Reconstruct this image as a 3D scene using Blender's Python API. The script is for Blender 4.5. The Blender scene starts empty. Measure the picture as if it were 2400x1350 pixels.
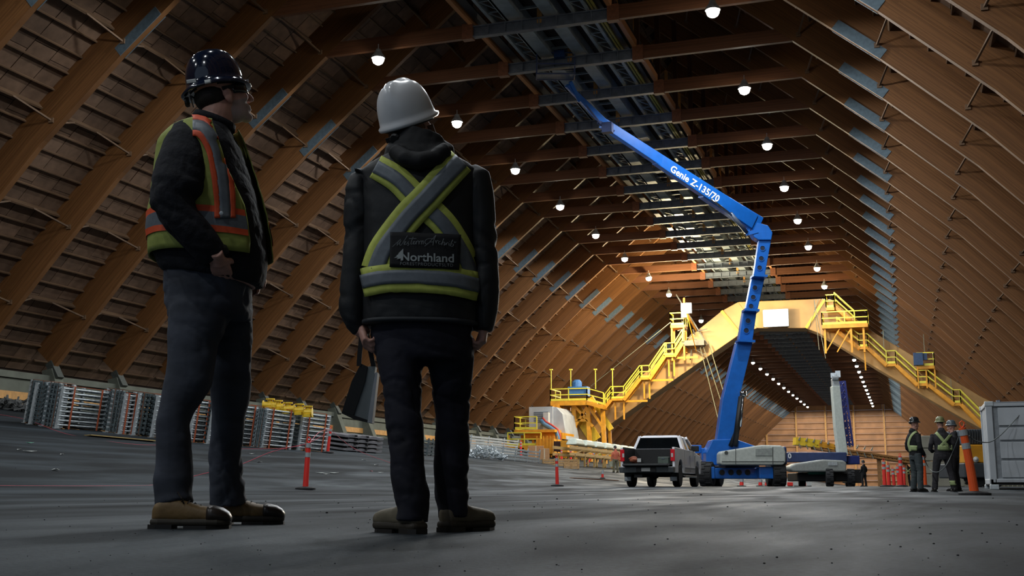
import bpy, bmesh, math, random
from mathutils import Vector, Matrix, noise
random.seed(7)
D=bpy.data; SC=bpy.context.scene; COL=SC.collection
R=math.radians
# ------------------------------------------------------------------ camera, world, exposure
FPX=2700.; HX,HY=2122.,1139.
PIT=math.atan((HY-675)/FPX); YAW=math.atan((HX-1200)/math.hypot(FPX,HY-675))
CAM=Vector((0,0,.155))
cd=D.cameras.new('camera'); cam=D.objects.new('camera',cd); COL.objects.link(cam)
cam.location=CAM; cam.rotation_euler=(math.pi/2+PIT,0,YAW)
cd.sensor_width=36; cd.lens=FPX/2400*36; cd.clip_start=.05; cd.clip_end=900
SC.camera=cam
SC.view_settings.view_transform='Standard'; SC.view_settings.look='None'
SC.view_settings.gamma=1; SC.view_settings.exposure=0.0; SC.view_settings.use_curve_mapping=False
w=D.worlds.new('world'); SC.world=w; w.use_nodes=True
w.node_tree.nodes['Background'].inputs[0].default_value=(.62,.78,1,1)
w.node_tree.nodes['Background'].inputs[1].default_value=.22
LAMP_W=1350.
# ------------------------------------------------------------------ photogrammetry helpers (photo pixel -> point in the hall)
FW=Vector((-math.sin(YAW)*math.cos(PIT),math.cos(YAW)*math.cos(PIT),math.sin(PIT)))
RT=Vector((math.cos(YAW),math.sin(YAW),0)); UP=RT.cross(FW); HD=Vector((-math.sin(YAW),math.cos(YAW),0))
ZV=Vector((0,0,1))
def ray(x,y): return FW*FPX+RT*(x-1200)-UP*(y-675)
def onY(x,y,Y): r=ray(x,y); return CAM+r*(Y/r.y)
def onX(x,y,X): r=ray(x,y); return CAM+r*(X/r.x)
def onZ(x,y,Z): r=ray(x,y); return CAM+r*((Z-CAM.z)/r.z)
def atH(x,y,d): r=ray(x,y); return CAM+r*(d/r.dot(HD))
def proj(P):
    d=P-CAM; z=d.dot(FW)
    if z<=.01: return None
    return (1200+FPX*d.dot(RT)/z,675-FPX*d.dot(UP)/z,z)
def sst(a,b,x):
    t=min(1,max(0,(x-a)/(b-a))); return t*t*(3-2*t)
def floor_z(X,Y):
    u=-(X+12.2); s=.8
    sp=u if u/s>20 else s*math.log1p(math.exp(u/s))
    if u/s<-20: sp=0
    return .125*sst(29,43,Y)+.14*sp
def G(px,py,dmax=200):
    "ground point seen at a photo pixel"
    r=ray(px,py).normalized(); t=1.;
    while t<dmax:
        P=CAM+r*t
        if P.z<floor_z(P.x,P.y):
            a,b=t-.25,t
            for _ in range(18):
                m=(a+b)/2; Q=CAM+r*m
                if Q.z<floor_z(Q.x,Q.y): b=m
                else: a=m
            Q=CAM+r*b; return Vector((Q.x,Q.y,floor_z(Q.x,Q.y)))
        t+=.25
    P=CAM+r*dmax; return Vector((P.x,P.y,floor_z(P.x,P.y)))
def GH(px,d):
    "ground point in photo column px at horizontal distance d"
    P=atH(px,1139,d); return Vector((P.x,P.y,floor_z(P.x,P.y)))
# ------------------------------------------------------------------ materials
def lin(c):
    return tuple(((v/255)/12.92 if v/255<=.04045 else ((v/255+.055)/1.055)**2.4) for v in c)
MATS={}
def mat(name,rgb,rough=.6,metal=0.,var=.18,scale=8.,bump=.0,coat=0.,emit=None,obj_var=0.,aniso=(1,1,1),spec=.5):
    if name in MATS: return MATS[name]
    m=D.materials.new(name); m.use_nodes=True; nt=m.node_tree; N=nt.nodes; L=nt.links
    b=N['Principled BSDF']; c=lin(rgb)
    b.inputs['Roughness'].default_value=rough; b.inputs['Metallic'].default_value=metal
    b.inputs['Coat Weight'].default_value=coat; b.inputs['Specular IOR Level'].default_value=spec
    tc=N.new('ShaderNodeTexCoord'); mp=N.new('ShaderNodeMapping'); mp.inputs['Scale'].default_value=aniso
    L.new(tc.outputs['Object'],mp.inputs[0])
    nz=N.new('ShaderNodeTexNoise'); nz.inputs['Scale'].default_value=scale; nz.inputs['Detail'].default_value=4
    L.new(mp.outputs[0],nz.inputs['Vector'])
    cr=N.new('ShaderNodeValToRGB'); cr.color_ramp.elements[0].position=.3; cr.color_ramp.elements[1].position=.72
    cr.color_ramp.elements[0].color=(*[v*(1-var) for v in c],1); cr.color_ramp.elements[1].color=(*[min(1,v*(1+var)) for v in c],1)
    L.new(nz.outputs['Fac'],cr.inputs[0]); out=cr.outputs[0]
    if obj_var:
        oi=N.new('ShaderNodeObjectInfo'); mr=N.new('ShaderNodeMapRange'); mr.inputs[3].default_value=1-obj_var; mr.inputs[4].default_value=1+obj_var
        L.new(oi.outputs['Random'],mr.inputs[0]); hs=N.new('ShaderNodeHueSaturation'); L.new(out,hs.inputs['Color']); L.new(mr.outputs[0],hs.inputs['Value']); out=hs.outputs[0]
    L.new(out,b.inputs['Base Color'])
    if bump:
        bp=N.new('ShaderNodeBump'); bp.inputs['Strength'].default_value=bump; bp.inputs['Distance'].default_value=.02 if bump<.5 else .035
        L.new(nz.outputs['Fac'],bp.inputs['Height']); L.new(bp.outputs[0],b.inputs['Normal'])
    if emit:
        b.inputs['Emission Color'].default_value=(*lin(emit[0]),1); b.inputs['Emission Strength'].default_value=emit[1]
    MATS[name]=m; return m
def mat_glulam(name,rgb):
    "laminated wood: laminations across v (metres), grain along u"
    m=D.materials.new(name); m.use_nodes=True; nt=m.node_tree; N=nt.nodes; L=nt.links; b=N['Principled BSDF']
    b.inputs['Roughness'].default_value=.6; b.inputs['Specular IOR Level'].default_value=.3
    uv=N.new('ShaderNodeUVMap'); sep=N.new('ShaderNodeSeparateXYZ'); L.new(uv.outputs[0],sep.inputs[0])
    mul=N.new('ShaderNodeMath'); mul.operation='MULTIPLY'; mul.inputs[1].default_value=1/.038; L.new(sep.outputs[1],mul.inputs[0])
    fl=N.new('ShaderNodeMath'); fl.operation='FLOOR'; L.new(mul.outputs[0],fl.inputs[0])
    fr=N.new('ShaderNodeMath'); fr.operation='FRACT'; L.new(mul.outputs[0],fr.inputs[0])
    # length blocks per lamination
    lu=N.new('ShaderNodeMath'); lu.operation='MULTIPLY'; lu.inputs[1].default_value=.22; L.new(sep.outputs[0],lu.inputs[0])
    off=N.new('ShaderNodeMath'); off.operation='MULTIPLY'; off.inputs[1].default_value=.37; L.new(fl.outputs[0],off.inputs[0])
    ad=N.new('ShaderNodeMath'); ad.operation='ADD'; L.new(lu.outputs[0],ad.inputs[0]); L.new(off.outputs[0],ad.inputs[1])
    fu=N.new('ShaderNodeMath'); fu.operation='FLOOR'; L.new(ad.outputs[0],fu.inputs[0])
    cb=N.new('ShaderNodeCombineXYZ'); L.new(fu.outputs[0],cb.inputs[0]); L.new(fl.outputs[0],cb.inputs[1])
    wn=N.new('ShaderNodeTexWhiteNoise'); L.new(cb.outputs[0],wn.inputs['Vector'])
    mp=N.new('ShaderNodeMapping'); mp.inputs['Scale'].default_value=(.6,22,1); L.new(uv.outputs[0],mp.inputs[0])
    nz=N.new('ShaderNodeTexNoise'); nz.inputs['Scale'].default_value=1.6; nz.inputs['Detail'].default_value=6; L.new(mp.outputs[0],nz.inputs['Vector'])
    mx=N.new('ShaderNodeMath'); mx.operation='MULTIPLY_ADD'; mx.inputs[1].default_value=.45; L.new(wn.outputs['Value'],mx.inputs[0]); L.new(nz.outputs['Fac'],mx.inputs[2])
    c=lin(rgb); cr=N.new('ShaderNodeValToRGB'); cr.color_ramp.elements[0].position=.35; cr.color_ramp.elements[1].position=1.0
    cr.color_ramp.elements[0].color=(c[0]*.72,c[1]*.66,c[2]*.6,1); cr.color_ramp.elements[1].color=(c[0]*1.25,c[1]*1.22,c[2]*1.15,1)
    L.new(mx.outputs[0],cr.inputs[0])
    gt=N.new('ShaderNodeMath'); gt.operation='LESS_THAN'; gt.inputs[1].default_value=.07; L.new(fr.outputs[0],gt.inputs[0])
    mm=N.new('ShaderNodeMix'); mm.data_type='RGBA'; L.new(gt.outputs[0],mm.inputs[0]); L.new(cr.outputs[0],mm.inputs[6]); mm.inputs[7].default_value=(c[0]*.45,c[1]*.4,c[2]*.35,1)
    L.new(mm.outputs[2],b.inputs['Base Color']); MATS[name]=m; return m
def mat_floor():
    m=D.materials.new('asphalt'); m.use_nodes=True; nt=m.node_tree; N=nt.nodes; L=nt.links; b=N['Principled BSDF']; b.inputs['Specular IOR Level'].default_value=.16
    tc=N.new('ShaderNodeTexCoord')
    n1=N.new('ShaderNodeTexNoise'); n1.inputs['Scale'].default_value=55; n1.inputs['Detail'].default_value=6; n1.inputs['Roughness'].default_value=.7; L.new(tc.outputs['Object'],n1.inputs['Vector'])
    mp=N.new('ShaderNodeMapping'); mp.inputs['Rotation'].default_value=(0,0,-YAW); mp.inputs['Scale'].default_value=(.9,.2,1); L.new(tc.outputs['Object'],mp.inputs[0])
    n2=N.new('ShaderNodeTexNoise'); n2.inputs['Scale'].default_value=.9; n2.inputs['Detail'].default_value=5; n2.inputs['Roughness'].default_value=.55; n2.inputs['Distortion'].default_value=.5; L.new(mp.outputs[0],n2.inputs['Vector'])
    cr=N.new('ShaderNodeValToRGB'); e=cr.color_ramp.elements; e[0].position=.40; e[0].color=(.012,.0155,.019,1); e[1].position=.66; e[1].color=(.042,.055,.066,1); L.new(n2.outputs['Fac'],cr.inputs[0])  # mottled tone; its lighter patches also carry floor sheen in the colour
    mr=N.new('ShaderNodeMapRange'); mr.inputs[1].default_value=.3; mr.inputs[2].default_value=.7; mr.inputs[3].default_value=.45; mr.inputs[4].default_value=1.5; L.new(n1.outputs['Fac'],mr.inputs[0])
    hs=N.new('ShaderNodeHueSaturation'); L.new(cr.outputs[0],hs.inputs['Color']); L.new(mr.outputs[0],hs.inputs['Value'])
    L.new(hs.outputs[0],b.inputs['Base Color'])
    r2=N.new('ShaderNodeMapRange'); r2.inputs[1].default_value=.35; r2.inputs[2].default_value=.7; r2.inputs[3].default_value=.9; r2.inputs[4].default_value=.5; L.new(n2.outputs['Fac'],r2.inputs[0]); L.new(r2.outputs[0],b.inputs['Roughness'])
    bp=N.new('ShaderNodeBump'); bp.inputs['Strength'].default_value=.7; bp.inputs['Distance'].default_value=.006; L.new(n1.outputs['Fac'],bp.inputs['Height']); L.new(bp.outputs[0],b.inputs['Normal'])
    MATS['asphalt']=m; return m
GL=mat_glulam('glulam',(110,75,43)); GLT=mat_glulam('glulam_tie',(104,68,46)); FLM=mat_floor()
PLY=mat('plywood',(112,88,70),.75,var=.22,scale=2.5,obj_var=.3,bump=.1)
PURL=mat('purlin_wood',(100,76,54),.7,var=.2,scale=3,obj_var=.15,aniso=(3,.3,3))
STEEL=mat('dark_steel',(104,112,124),.55,.1,var=.2,scale=4)
GALV=mat('galvanised_steel',(196,204,208),.42,.35,var=.22,scale=9,bump=.1)
GALL=mat('gallery_steel',(150,162,168),.5,.3,var=.2,scale=2)
PLATE=mat('splice_plate_steel',(92,108,118),.5,.3,var=.2,scale=6)
CONC=mat('concrete',(92,96,86),.85,var=.2,scale=1.5,bump=.2)
LUMB=mat('lumber',(196,146,84),.7,var=.2,scale=4)
BLUE=mat('lift_blue',(20,102,194),.35,var=.1,scale=3,coat=.3)
NAVY=mat('navy_blue',(56,70,112),.45,var=.15,scale=3)
WHITEP=mat('off_white_paint',(196,198,196),.5,var=.08,scale=3)
TRUCKW=mat('truck_silver_white',(244,245,252),.42,.0,var=.03,scale=1,coat=.35)
BLACKP=mat('black_plastic',(22,23,25),.55,var=.2,scale=20)
RUBBER=mat('rubber',(34,35,37),.8,var=.25,scale=18,bump=.3)
GLASS=mat('dark_glass',(12,15,17),.05,var=.0,spec=.8)
CHROME=mat('chrome',(190,195,200),.15,1.,var=.05)
REDL=mat('tail_lamp_red',(190,24,34),.25,var=.1,emit=((200,20,30),.15))
ORANGE=mat('delineator_orange',(248,98,40),.5,var=.06,scale=6)
REDOR=mat('delineator_red',(240,56,48),.5,var=.06,scale=6)
REFL=mat('reflective_silver',(178,186,190),.4,.2,var=.06,scale=30)
YEL=mat('safety_yellow',(232,196,50),.5,var=.12,scale=4)
YELO=mat('machine_yellow',(216,150,36),.55,var=.2,scale=2)
RAILY=mat('railing_yellow',(226,214,70),.5,var=.08,scale=4)
CREAM=mat('portal_cream',(176,138,84),.6,var=.12,scale=.8)
GREYC=mat('container_grey',(176,182,188),.6,var=.14,scale=1.2,bump=.05)
ENDW=mat('end_wall_wood',(170,126,88),.75,var=.2,scale=.5,obj_var=.14)
STRAP=mat('orange_strap',(176,88,56),.6,var=.1)
CARD=mat('cardboard',(176,132,92),.8,var=.12)
WOODP=mat('pallet_wood',(190,152,104),.8,var=.2,obj_var=.15)
GREENB=mat('green_block',(140,150,134),.8,var=.15,scale=2)
LENS=mat('lamp_lens',(255,250,240),.4,var=0,emit=((255,248,232),60))
# ------------------------------------------------------------------ mesh helpers
class MB:
    def __init__(s): s.v=[]; s.f=[]; s.uv={}
    def add(s,vs,fs,uvs=None):
        o=len(s.v); s.v+= [Vector(v) for v in vs]
        for i,f in enumerate(fs):
            if uvs: s.uv[len(s.f)]=uvs[i]
            s.f.append(tuple(o+k for k in f))
        return s
    def hexa(s,c8,uvs=None): # bottom 4 ccw, top 4
        return s.add(c8,[(3,2,1,0),(4,5,6,7),(0,1,5,4),(1,2,6,5),(2,3,7,6),(3,0,4,7)],uvs)
    def box(s,c,sz,M=None):
        x,y,z=[v/2 for v in sz]; c=Vector(c)
        p=[Vector(q) for q in ((-x,-y,-z),(x,-y,-z),(x,y,-z),(-x,y,-z),(-x,-y,z),(x,-y,z),(x,y,z),(-x,y,z))]
        if M: p=[M@q for q in p]
        return s.hexa([c+q for q in p])
    def span(s,a,b): # box between corners
        a=Vector(a);b=Vector(b); return s.box((a+b)/2,[abs(b[i]-a[i]) for i in range(3)])
    def beam(s,a,b,w,h,up=ZV,taper=1.):
        a=Vector(a);b=Vector(b); d=(b-a).normalized(); sd=d.cross(up)
        if sd.length<1e-4: sd=d.cross(Vector((1,0,0)))
        sd.normalize(); u=sd.cross(d).normalized(); q=[]
        for P,k in((a,1),(b,taper)):
            q+= [P-sd*w/2*k-u*h/2*k,P+sd*w/2*k-u*h/2*k,P+sd*w/2*k+u*h/2*k,P-sd*w/2*k+u*h/2*k]
        return s.hexa(q)
    def tube(s,pts,r,n=8,cap=True):
        pts=[Vector(p) for p in pts]; rs=r if isinstance(r,(list,tuple)) else [r]*len(pts)
        vs=[];prev=None
        for i,p in enumerate(pts):
            t=(pts[min(i+1,len(pts)-1)]-pts[max(i-1,0)]); 
            if t.length<1e-9: t=Vector((0,0,1))
            t.normalize()
            if prev is None:
                a=t.cross(ZV); 
                if a.length<.05: a=t.cross(Vector((1,0,0)))
            else: a=prev-t*prev.dot(t)
            a.normalize(); prev=a; b=t.cross(a)
            for k in range(n):
                g=2*math.pi*k/n; vs.append(p+(a*math.cos(g)+b*math.sin(g))*rs[i])
        fs=[(i*n+k,i*n+(k+1)%n,(i+1)*n+(k+1)%n,(i+1)*n+k) for i in range(len(pts)-1) for k in range(n)]
        if cap: fs+= [tuple(range(n-1,-1,-1)),tuple((len(pts)-1)*n+k for k in range(n))]
        return s.add(vs,fs)
    def rings(s,rs,cap=True):
        n=len(rs[0]); vs=[p for r in rs for p in r]
        fs=[(i*n+k,i*n+(k+1)%n,(i+1)*n+(k+1)%n,(i+1)*n+k) for i in range(len(rs)-1) for k in range(n)]
        if cap: fs+= [tuple(range(n-1,-1,-1)),tuple((len(rs)-1)*n+k for k in range(n))]
        return s.add(vs,fs)
    def lathe(s,c,prof,n=16,axis=ZV,cap=True):
        axis=Vector(axis).normalized(); a=axis.cross(Vector((1,0,0)))
        if a.length<.1: a=axis.cross(Vector((0,1,0)))
        a.normalize(); b=axis.cross(a); c=Vector(c)
        return s.rings([[c+axis*h+(a*math.cos(2*math.pi*k/n)+b*math.sin(2*math.pi*k/n))*r for k in range(n)] for r,h in prof],cap)
    def prism(s,poly,ext):
        poly=[Vector(p) for p in poly]; ext=Vector(ext); n=len(poly)
        return s.add(poly+[p+ext for p in poly],[tuple(range(n-1,-1,-1)),tuple(range(n,2*n))]+[(i,(i+1)%n,n+(i+1)%n,n+i) for i in range(n)])
    def ball(s,c,r,M=None,nu=14,nv=9):
        c=Vector(c); r=Vector(r) if not isinstance(r,(int,float)) else Vector((r,r,r)); rows=[]
        for i in range(nv+1):
            th=math.pi*(i+.02)/(nv+.04); rows.append([])
            for k in range(nu):
                g=2*math.pi*k/nu; q=Vector((r.x*math.sin(th)*math.cos(g),r.y*math.sin(th)*math.sin(g),r.z*math.cos(th)))
                rows[-1].append(c+(M@q if M else q))
        return s.rings(rows[::-1])
def world_of(o):
    p=Vector((0,0,0))
    while o: p=p+o.location; o=o.parent
    return p
def mesh_from(name,mb,m,smooth=False):
    me=D.meshes.new(name); me.from_pydata([tuple(v) for v in mb.v],[],mb.f)
    if m: me.materials.append(m)
    if mb.uv:
        ul=me.uv_layers.new(name='UVMap')
        for i,p in enumerate(me.polygons):
            u=mb.uv.get(i)
            for j,l in enumerate(p.loop_indices):
                ul.data[l].uv=u[j] if u else (0,0)
    if smooth:
        me.polygons.foreach_set('use_smooth',[True]*len(me.polygons))
    me.update(); return me
def obj(name,mb,m,parent=None,smooth=False,label=None,local=False,kind=None,fixn=False):
    if not mb.v: return None
    if parent is not None and not local:
        o0=world_of(parent); mb.v=[v-o0 for v in mb.v]
    me=mesh_from(name,mb,m,smooth)
    if fixn:
        bm=bmesh.new(); bm.from_mesh(me); bmesh.ops.recalc_face_normals(bm,faces=bm.faces); bm.to_mesh(me); bm.free()
    o=D.objects.new(name,me); COL.objects.link(o)
    if parent is not None: o.parent=parent
    if label: o['label']=label
    if kind: o['kind']=kind
    return o
def thing(name,label,cat,loc=(0,0,0),rotz=0,group=None,kind=None):
    o=D.objects.new(name,None); COL.objects.link(o); o.location=loc; o.rotation_euler=(0,0,rotz); o.empty_display_size=.2
    if label: o['label']=label
    if cat: o['category']=cat
    if group: o['group']=group
    if kind: o['kind']=kind
    return o
def tag(o,label,cat,group=None):
    o['label']=label; o['category']=cat
    if group: o['group']=group
    return o
def struct(name,mb,m,parent=None,smooth=False):
    o=obj(name,mb,m,parent,smooth)
    if parent is None: o['kind']='structure'
    return o
def inst(src,parent,loc=None):
    c=src.copy(); COL.objects.link(c); c.parent=parent
    if loc is not None: c.location=loc
    return c
def kids(o): return [c for c in D.objects if c.parent==o]
def copy_tree(o,loc,rotz=None,label=None,group=None,childmap=None):
    r=o.copy(); COL.objects.link(r); r.location=loc
    if rotz is not None: r.rotation_euler=(0,0,rotz)
    if label: r['label']=label
    if group: r['group']=group
    for ch in list(o.children):
        c=ch.copy(); COL.objects.link(c); c.parent=r
        for g in list(ch.children):
            q=g.copy(); COL.objects.link(q); q.parent=c
    return r
def bevel(o,wd,seg=2):
    md=o.modifiers.new('bevel','BEVEL'); md.width=wd; md.segments=seg; md.limit_method='ANGLE'
    return o
# ------------------------------------------------------------------ hall: floor
XC=-14.0; ZT=19.7; BAY=4.875; Y0=45.35
mb=MB(); xs=[-40+ .8*i for i in range(41)]+[-7,-5,-3,-1,1,4,8,11.6]; ys=[-30,-20,-12,-6,0,3,6,10,15,20,25]+[28+1.0*i for i in range(18)]+[50,60,80,110,150,200,250,298]
nx=len(xs); vs=[(x,y,floor_z(x,y)) for y in ys for x in xs]
fs=[(j*nx+i,j*nx+i+1,(j+1)*nx+i+1,(j+1)*nx+i) for j in range(len(ys)-1) for i in range(nx-1)]
mb.add(vs,fs); struct('floor',mb,FLM,smooth=True)
# ------------------------------------------------------------------ hall: roof profile (u = distance from the ridge line)
BOT=[(0,28.2),(5.2,23.95),(10.3,19.7),(14,16.6),(17.6,13.3),(20.9,9.75),(24.45,5.75)]
def polyn(t,prof):
    "normals of a profile"
    out=[]
    for i in range(len(prof)):
        a=prof[max(0,i-1)]; b=prof[min(len(prof)-1,i+1)]; d=Vector((b[0]-a[0],b[1]-a[1])).normalized(); out.append(Vector((-d.y,d.x)))
    return out
nrm=polyn(0,BOT); DEP=1.4
TOP=[(BOT[i][0]+nrm[i].x*DEP,BOT[i][1]+nrm[i].y*DEP) for i in range(len(BOT))]
TOP[0]=(0,TOP[0][1]+.3)
RAFT_TOP=list(TOP); TOP.append((TOP[-1][0]+.85,TOP[-1][1]-.97))
def along(prof,s):
    for i in range(len(prof)-1):
        a=Vector(prof[i]);b=Vector(prof[i+1]);l=(b-a).length
        if s<=l or i==len(prof)-2:
            d=(b-a)/l; return a+d*s,d
        s-=l
TL=sum((Vector(TOP[i+1])-Vector(TOP[i])).length for i in range(len(TOP)-1))
PS=.86; NP=int(TL/PS)
ceil=thing('ceiling',None,None,(XC,0,0),kind='structure')
def vis_px(P,size):
    q=proj(P)
    if not q: return 0
    x,y,z=q
    if x<-60 or x>2460 or y<-60 or y>1350: return 0
    return size*FPX/z
NF=list(range(-14,52))
pur=[];she=[]
for n in range(NF[0],NF[-1]):
    ya=Y0+n*BAY+.13; yb=ya+BAY-.26
    for sg in(-1,1):
        for k in range(1,NP+1):
            p,d=along(TOP,k*PS-.3)
            deep=(k%5==2)
            c=Vector((XC+sg*p.x,(ya+yb)/2,p.y)); px=vis_px(c,BAY)
            if sg>0: px*=.35
            pur.append((px,sg,k,n,ya,yb,deep,p,d))
        for k in range(0,NP,3):
            for q in range(4):
                y1=ya-.13+q*BAY/4; 
                p,d=along(TOP,k*PS+PS*1.3); c=Vector((XC+sg*p.x,y1+.6,p.y)); px=vis_px(c,1.2)
                if sg>0: px*=.3
                she.append((px,sg,k,n,y1,q))
def purlin_mb(sg,p,d,ya,yb,deep,mb):
    h=.30 if deep else .13; wd=.08 if deep else .05
    nn=Vector((-d.y,d.x)); 
    def W(a,y): return Vector((XC+sg*a.x,y,a.y))
    a=p-nn*.02; b=p-nn*(.02+h)
    c8=[]
    for y in(ya,yb): pass
    q=[W(b-d*wd/2,ya),W(b+d*wd/2,ya),W(b+d*wd/2,yb),W(b-d*wd/2,yb),W(a-d*wd/2,ya),W(a+d*wd/2,ya),W(a+d*wd/2,yb),W(a-d*wd/2,yb)]
    mb.hexa(q)
pur.sort(key=lambda t:-t[0]); rest=MB()
for i,(px,sg,k,n,ya,yb,deep,p,d) in enumerate(pur):
    if i<300:
        m_=MB(); purlin_mb(sg,p,d,ya,yb,deep,m_); obj('purlin',m_,PURL,ceil,fixn=False)
    else: purlin_mb(sg,p,d,ya,yb,deep,rest)
obj('purlins',rest,PURL,ceil,kind='stuff')
def sheet_mb(sg,k,y1,q,mb,mul=3):
    s0=k*PS+(.43 if q%2 else 0); s1=min(TL,s0+PS*mul-.03)
    pa,da=along(TOP,s0); pb,db=along(TOP,s1)
    lift=random.uniform(0,.012)
    na=Vector((-da.y,da.x))*(lift); th=.04
    def W(a,y): return Vector((XC+sg*a.x,y,a.y))
    mb.hexa([W(pa+na,y1+.02),W(pb+na,y1+.02),W(pb+na,y1+BAY/4-.02),W(pa+na,y1+BAY/4-.02)]+[W(pa+na+Vector((-da.y,da.x))*th,y1+.02),W(pb+na+Vector((-da.y,da.x))*th,y1+.02),W(pb+na+Vector((-da.y,da.x))*th,y1+BAY/4-.02),W(pa+na+Vector((-da.y,da.x))*th,y1+BAY/4-.02)])
she.sort(key=lambda t:-t[0]); rest=MB()
for i,(px,sg,k,n,y1,q) in enumerate(she):
    if i<300:
        m_=MB(); sheet_mb(sg,k,y1,q,m_); obj('plywood_sheet',m_,PLY,ceil)
    else: sheet_mb(sg,k,y1,q,rest)
obj('plywood_sheets',rest,PLY,ceil,kind='stuff')
# outer weather skin, a continuous shell above the sheets
mb=MB(); off=.09
for sg in(-1,1):
    pts=[Vector((XC+sg*(a),0,b+off*1.4)) for a,b in TOP]+[Vector((XC+sg*(TOP[-1][0]+.35),0,TOP[-1][1]-.45))]
    for i in range(len(pts)-1):
        a,b=pts[i],pts[i+1]; mb.hexa([Vector((a.x,-25,a.z)),Vector((b.x,-25,b.z)),Vector((b.x,298,b.z)),Vector((a.x,298,a.z))]+[Vector((a.x,-25,a.z+.1)),Vector((b.x,-25,b.z+.1)),Vector((b.x,298,b.z+.1)),Vector((a.x,298,a.z+.1))])
obj('roof_skin',mb,mat('roof_skin_dark',(60,46,40),.9,var=.1),ceil)
# ------------------------------------------------------------------ hall: side walls and end wall
def side_wall(name,sg):
    root=thing(name,None,None,(XC+sg*24.6,0,0),kind='structure')
    x=XC+sg*24.55; zb=floor_z(x,100)
    m_=MB(); m_.span((x,-25,zb-.7),(x+sg*.5,298,5.05)); obj('concrete_wall',m_,CONC,root)
    m_=MB(); m_.span((x-sg*.12,-25,5.05),(x+sg*2.3,298,5.35)); obj('wall_cap',m_,CONC,root)
    m_=MB(); m_.span((x-sg*.07,-25,zb+.25),(x-sg*.02,298,zb+.62)); obj('timber_strip',m_,LUMB,root)
    for n in NF:
        y=Y0+n*BAY
        if sg>0 and n<2: continue
        m_=MB(); m_.prism([(x-sg*1.15,y-.3,zb-.5),(x,y-.3,zb-.5),(x+sg*.4,y-.3,5.6),(x-sg*.15,y-.3,5.7)],(0,.6,0)); obj('buttress',m_,CONC,root)
        if n<25:
            m_=MB(); m_.beam((x-sg*.35,y,5.2),(x+sg*.15,y,6.0),.36,.45,up=Vector((0,1,0))); obj('arch_shoe',m_,mat('shoe_steel',(74,78,74),.6,.4,var=.2),root)
    return root
side_wall('wall_left',-1); side_wall('wall_right',1)
root=thing('wall_back',None,None,(XC,297,0),kind='structure')
px_=[XC+v for v in(-24.6,-18.3,-11,-3.9,2.8,9.9,17,24.6)]
topz=lambda x: max(5,[TOP[i][1]+(abs(x-XC)-TOP[i][0])*(TOP[i+1][1]-TOP[i][1])/(TOP[i+1][0]-TOP[i][0]) for i in range(len(TOP)-1) if TOP[i][0]<=abs(x-XC)<=TOP[i+1][0]+.01][0])
for i in range(7):
    x0,x1=px_[i]+.25,px_[i+1]-.25; z=.1; j=0
    while z<min(27,max(topz(px_[i]),topz(px_[i+1]))):
        m_=MB(); tb=.06*(j%2); m_.span((x0,296.9-tb,z+.03),(x1,297.1,z+1.33)); m_.span((x0,296.45,z+1.16),(x1,296.95,z+1.38)); obj('wall_panel',m_,ENDW,root); z+=1.42; j+=1
    m_=MB(); m_.span((px_[i+1]-.22,296.3,0),(px_[i+1]+.22,297,min(27,topz(px_[i+1])))); obj('wall_post',m_,LUMB,root)
# ------------------------------------------------------------------ glulam arches
def curved_beam(mb,bot,dep,wd,cx,sg,y,half=None):
    n_=polyn(0,bot); s=0
    for i in range(len(bot)-1):
        a=Vector(bot[i]);b=Vector(bot[i+1]);l=(b-a).length
        def W(p,yy): return Vector((cx+sg*p.x,yy,p.y))
        at=a+n_[i]*dep; bt=b+n_[i+1]*dep
        ya,yb=y-wd/2,y+wd/2
        q=[W(a,ya),W(b,ya),W(b,yb),W(a,yb),W(at,ya),W(bt,ya),W(bt,yb),W(at,yb)]
        u0,u1=s,s+l
        uv=[[(u0,.01),(u1,.01),(u1,.02),(u0,.02)],[(u0,dep),(u1,dep),(u1,dep),(u0,dep)],[(u0,0),(u1,0),(u1,dep),(u0,dep)],[(u1,0)]*4,[(u1,0),(u0,0),(u0,dep),(u1,dep)],[(u0,0)]*4]
        mb.hexa(q,uv); s+=l
def tie_mb(x0,x1,z0,z1,wd):
    m_=MB(); a=Vector((x0,-wd/2,z0)); 
    q=[(x0,-wd/2,z0),(x1,-wd/2,z0),(x1,wd/2,z0),(x0,wd/2,z0),(x0,-wd/2,z1),(x1,-wd/2,z1),(x1,wd/2,z1),(x0,wd/2,z1)]
    d=z1-z0; uv=[[(x0,.01),(x1,.01),(x1,.02),(x0,.02)]]*2+[[(x0,0),(x1,0),(x1,d),(x0,d)],[(0,0)]*4,[(x1,0),(x0,0),(x0,d),(x1,d)],[(0,0)]*4]
    m_.hexa(q,uv); return m_
def steel_tie_mb():
    m_=MB(); L_=3.3
    m_.box((0,0,ZT+.04),(2*L_,.3,.05)); m_.box((0,0,ZT+.5),(2*L_,.3,.05)); m_.box((0,0,ZT+.27),(2*L_,.06,.44))
    for k in range(-4,5): m_.box((k*.78,0,ZT+.27),(.04,.26,.42))
    return m_
proto=thing('glulam_arch','orange-brown laminated timber arch with a dark steel middle tie','timber arch',(XC,Y0,0),group='row of laminated timber arches spanning the hall')
def put(name,mb,m,par,label=None):
    return obj(name,mb,m,par,local=True,label=label)
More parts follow.
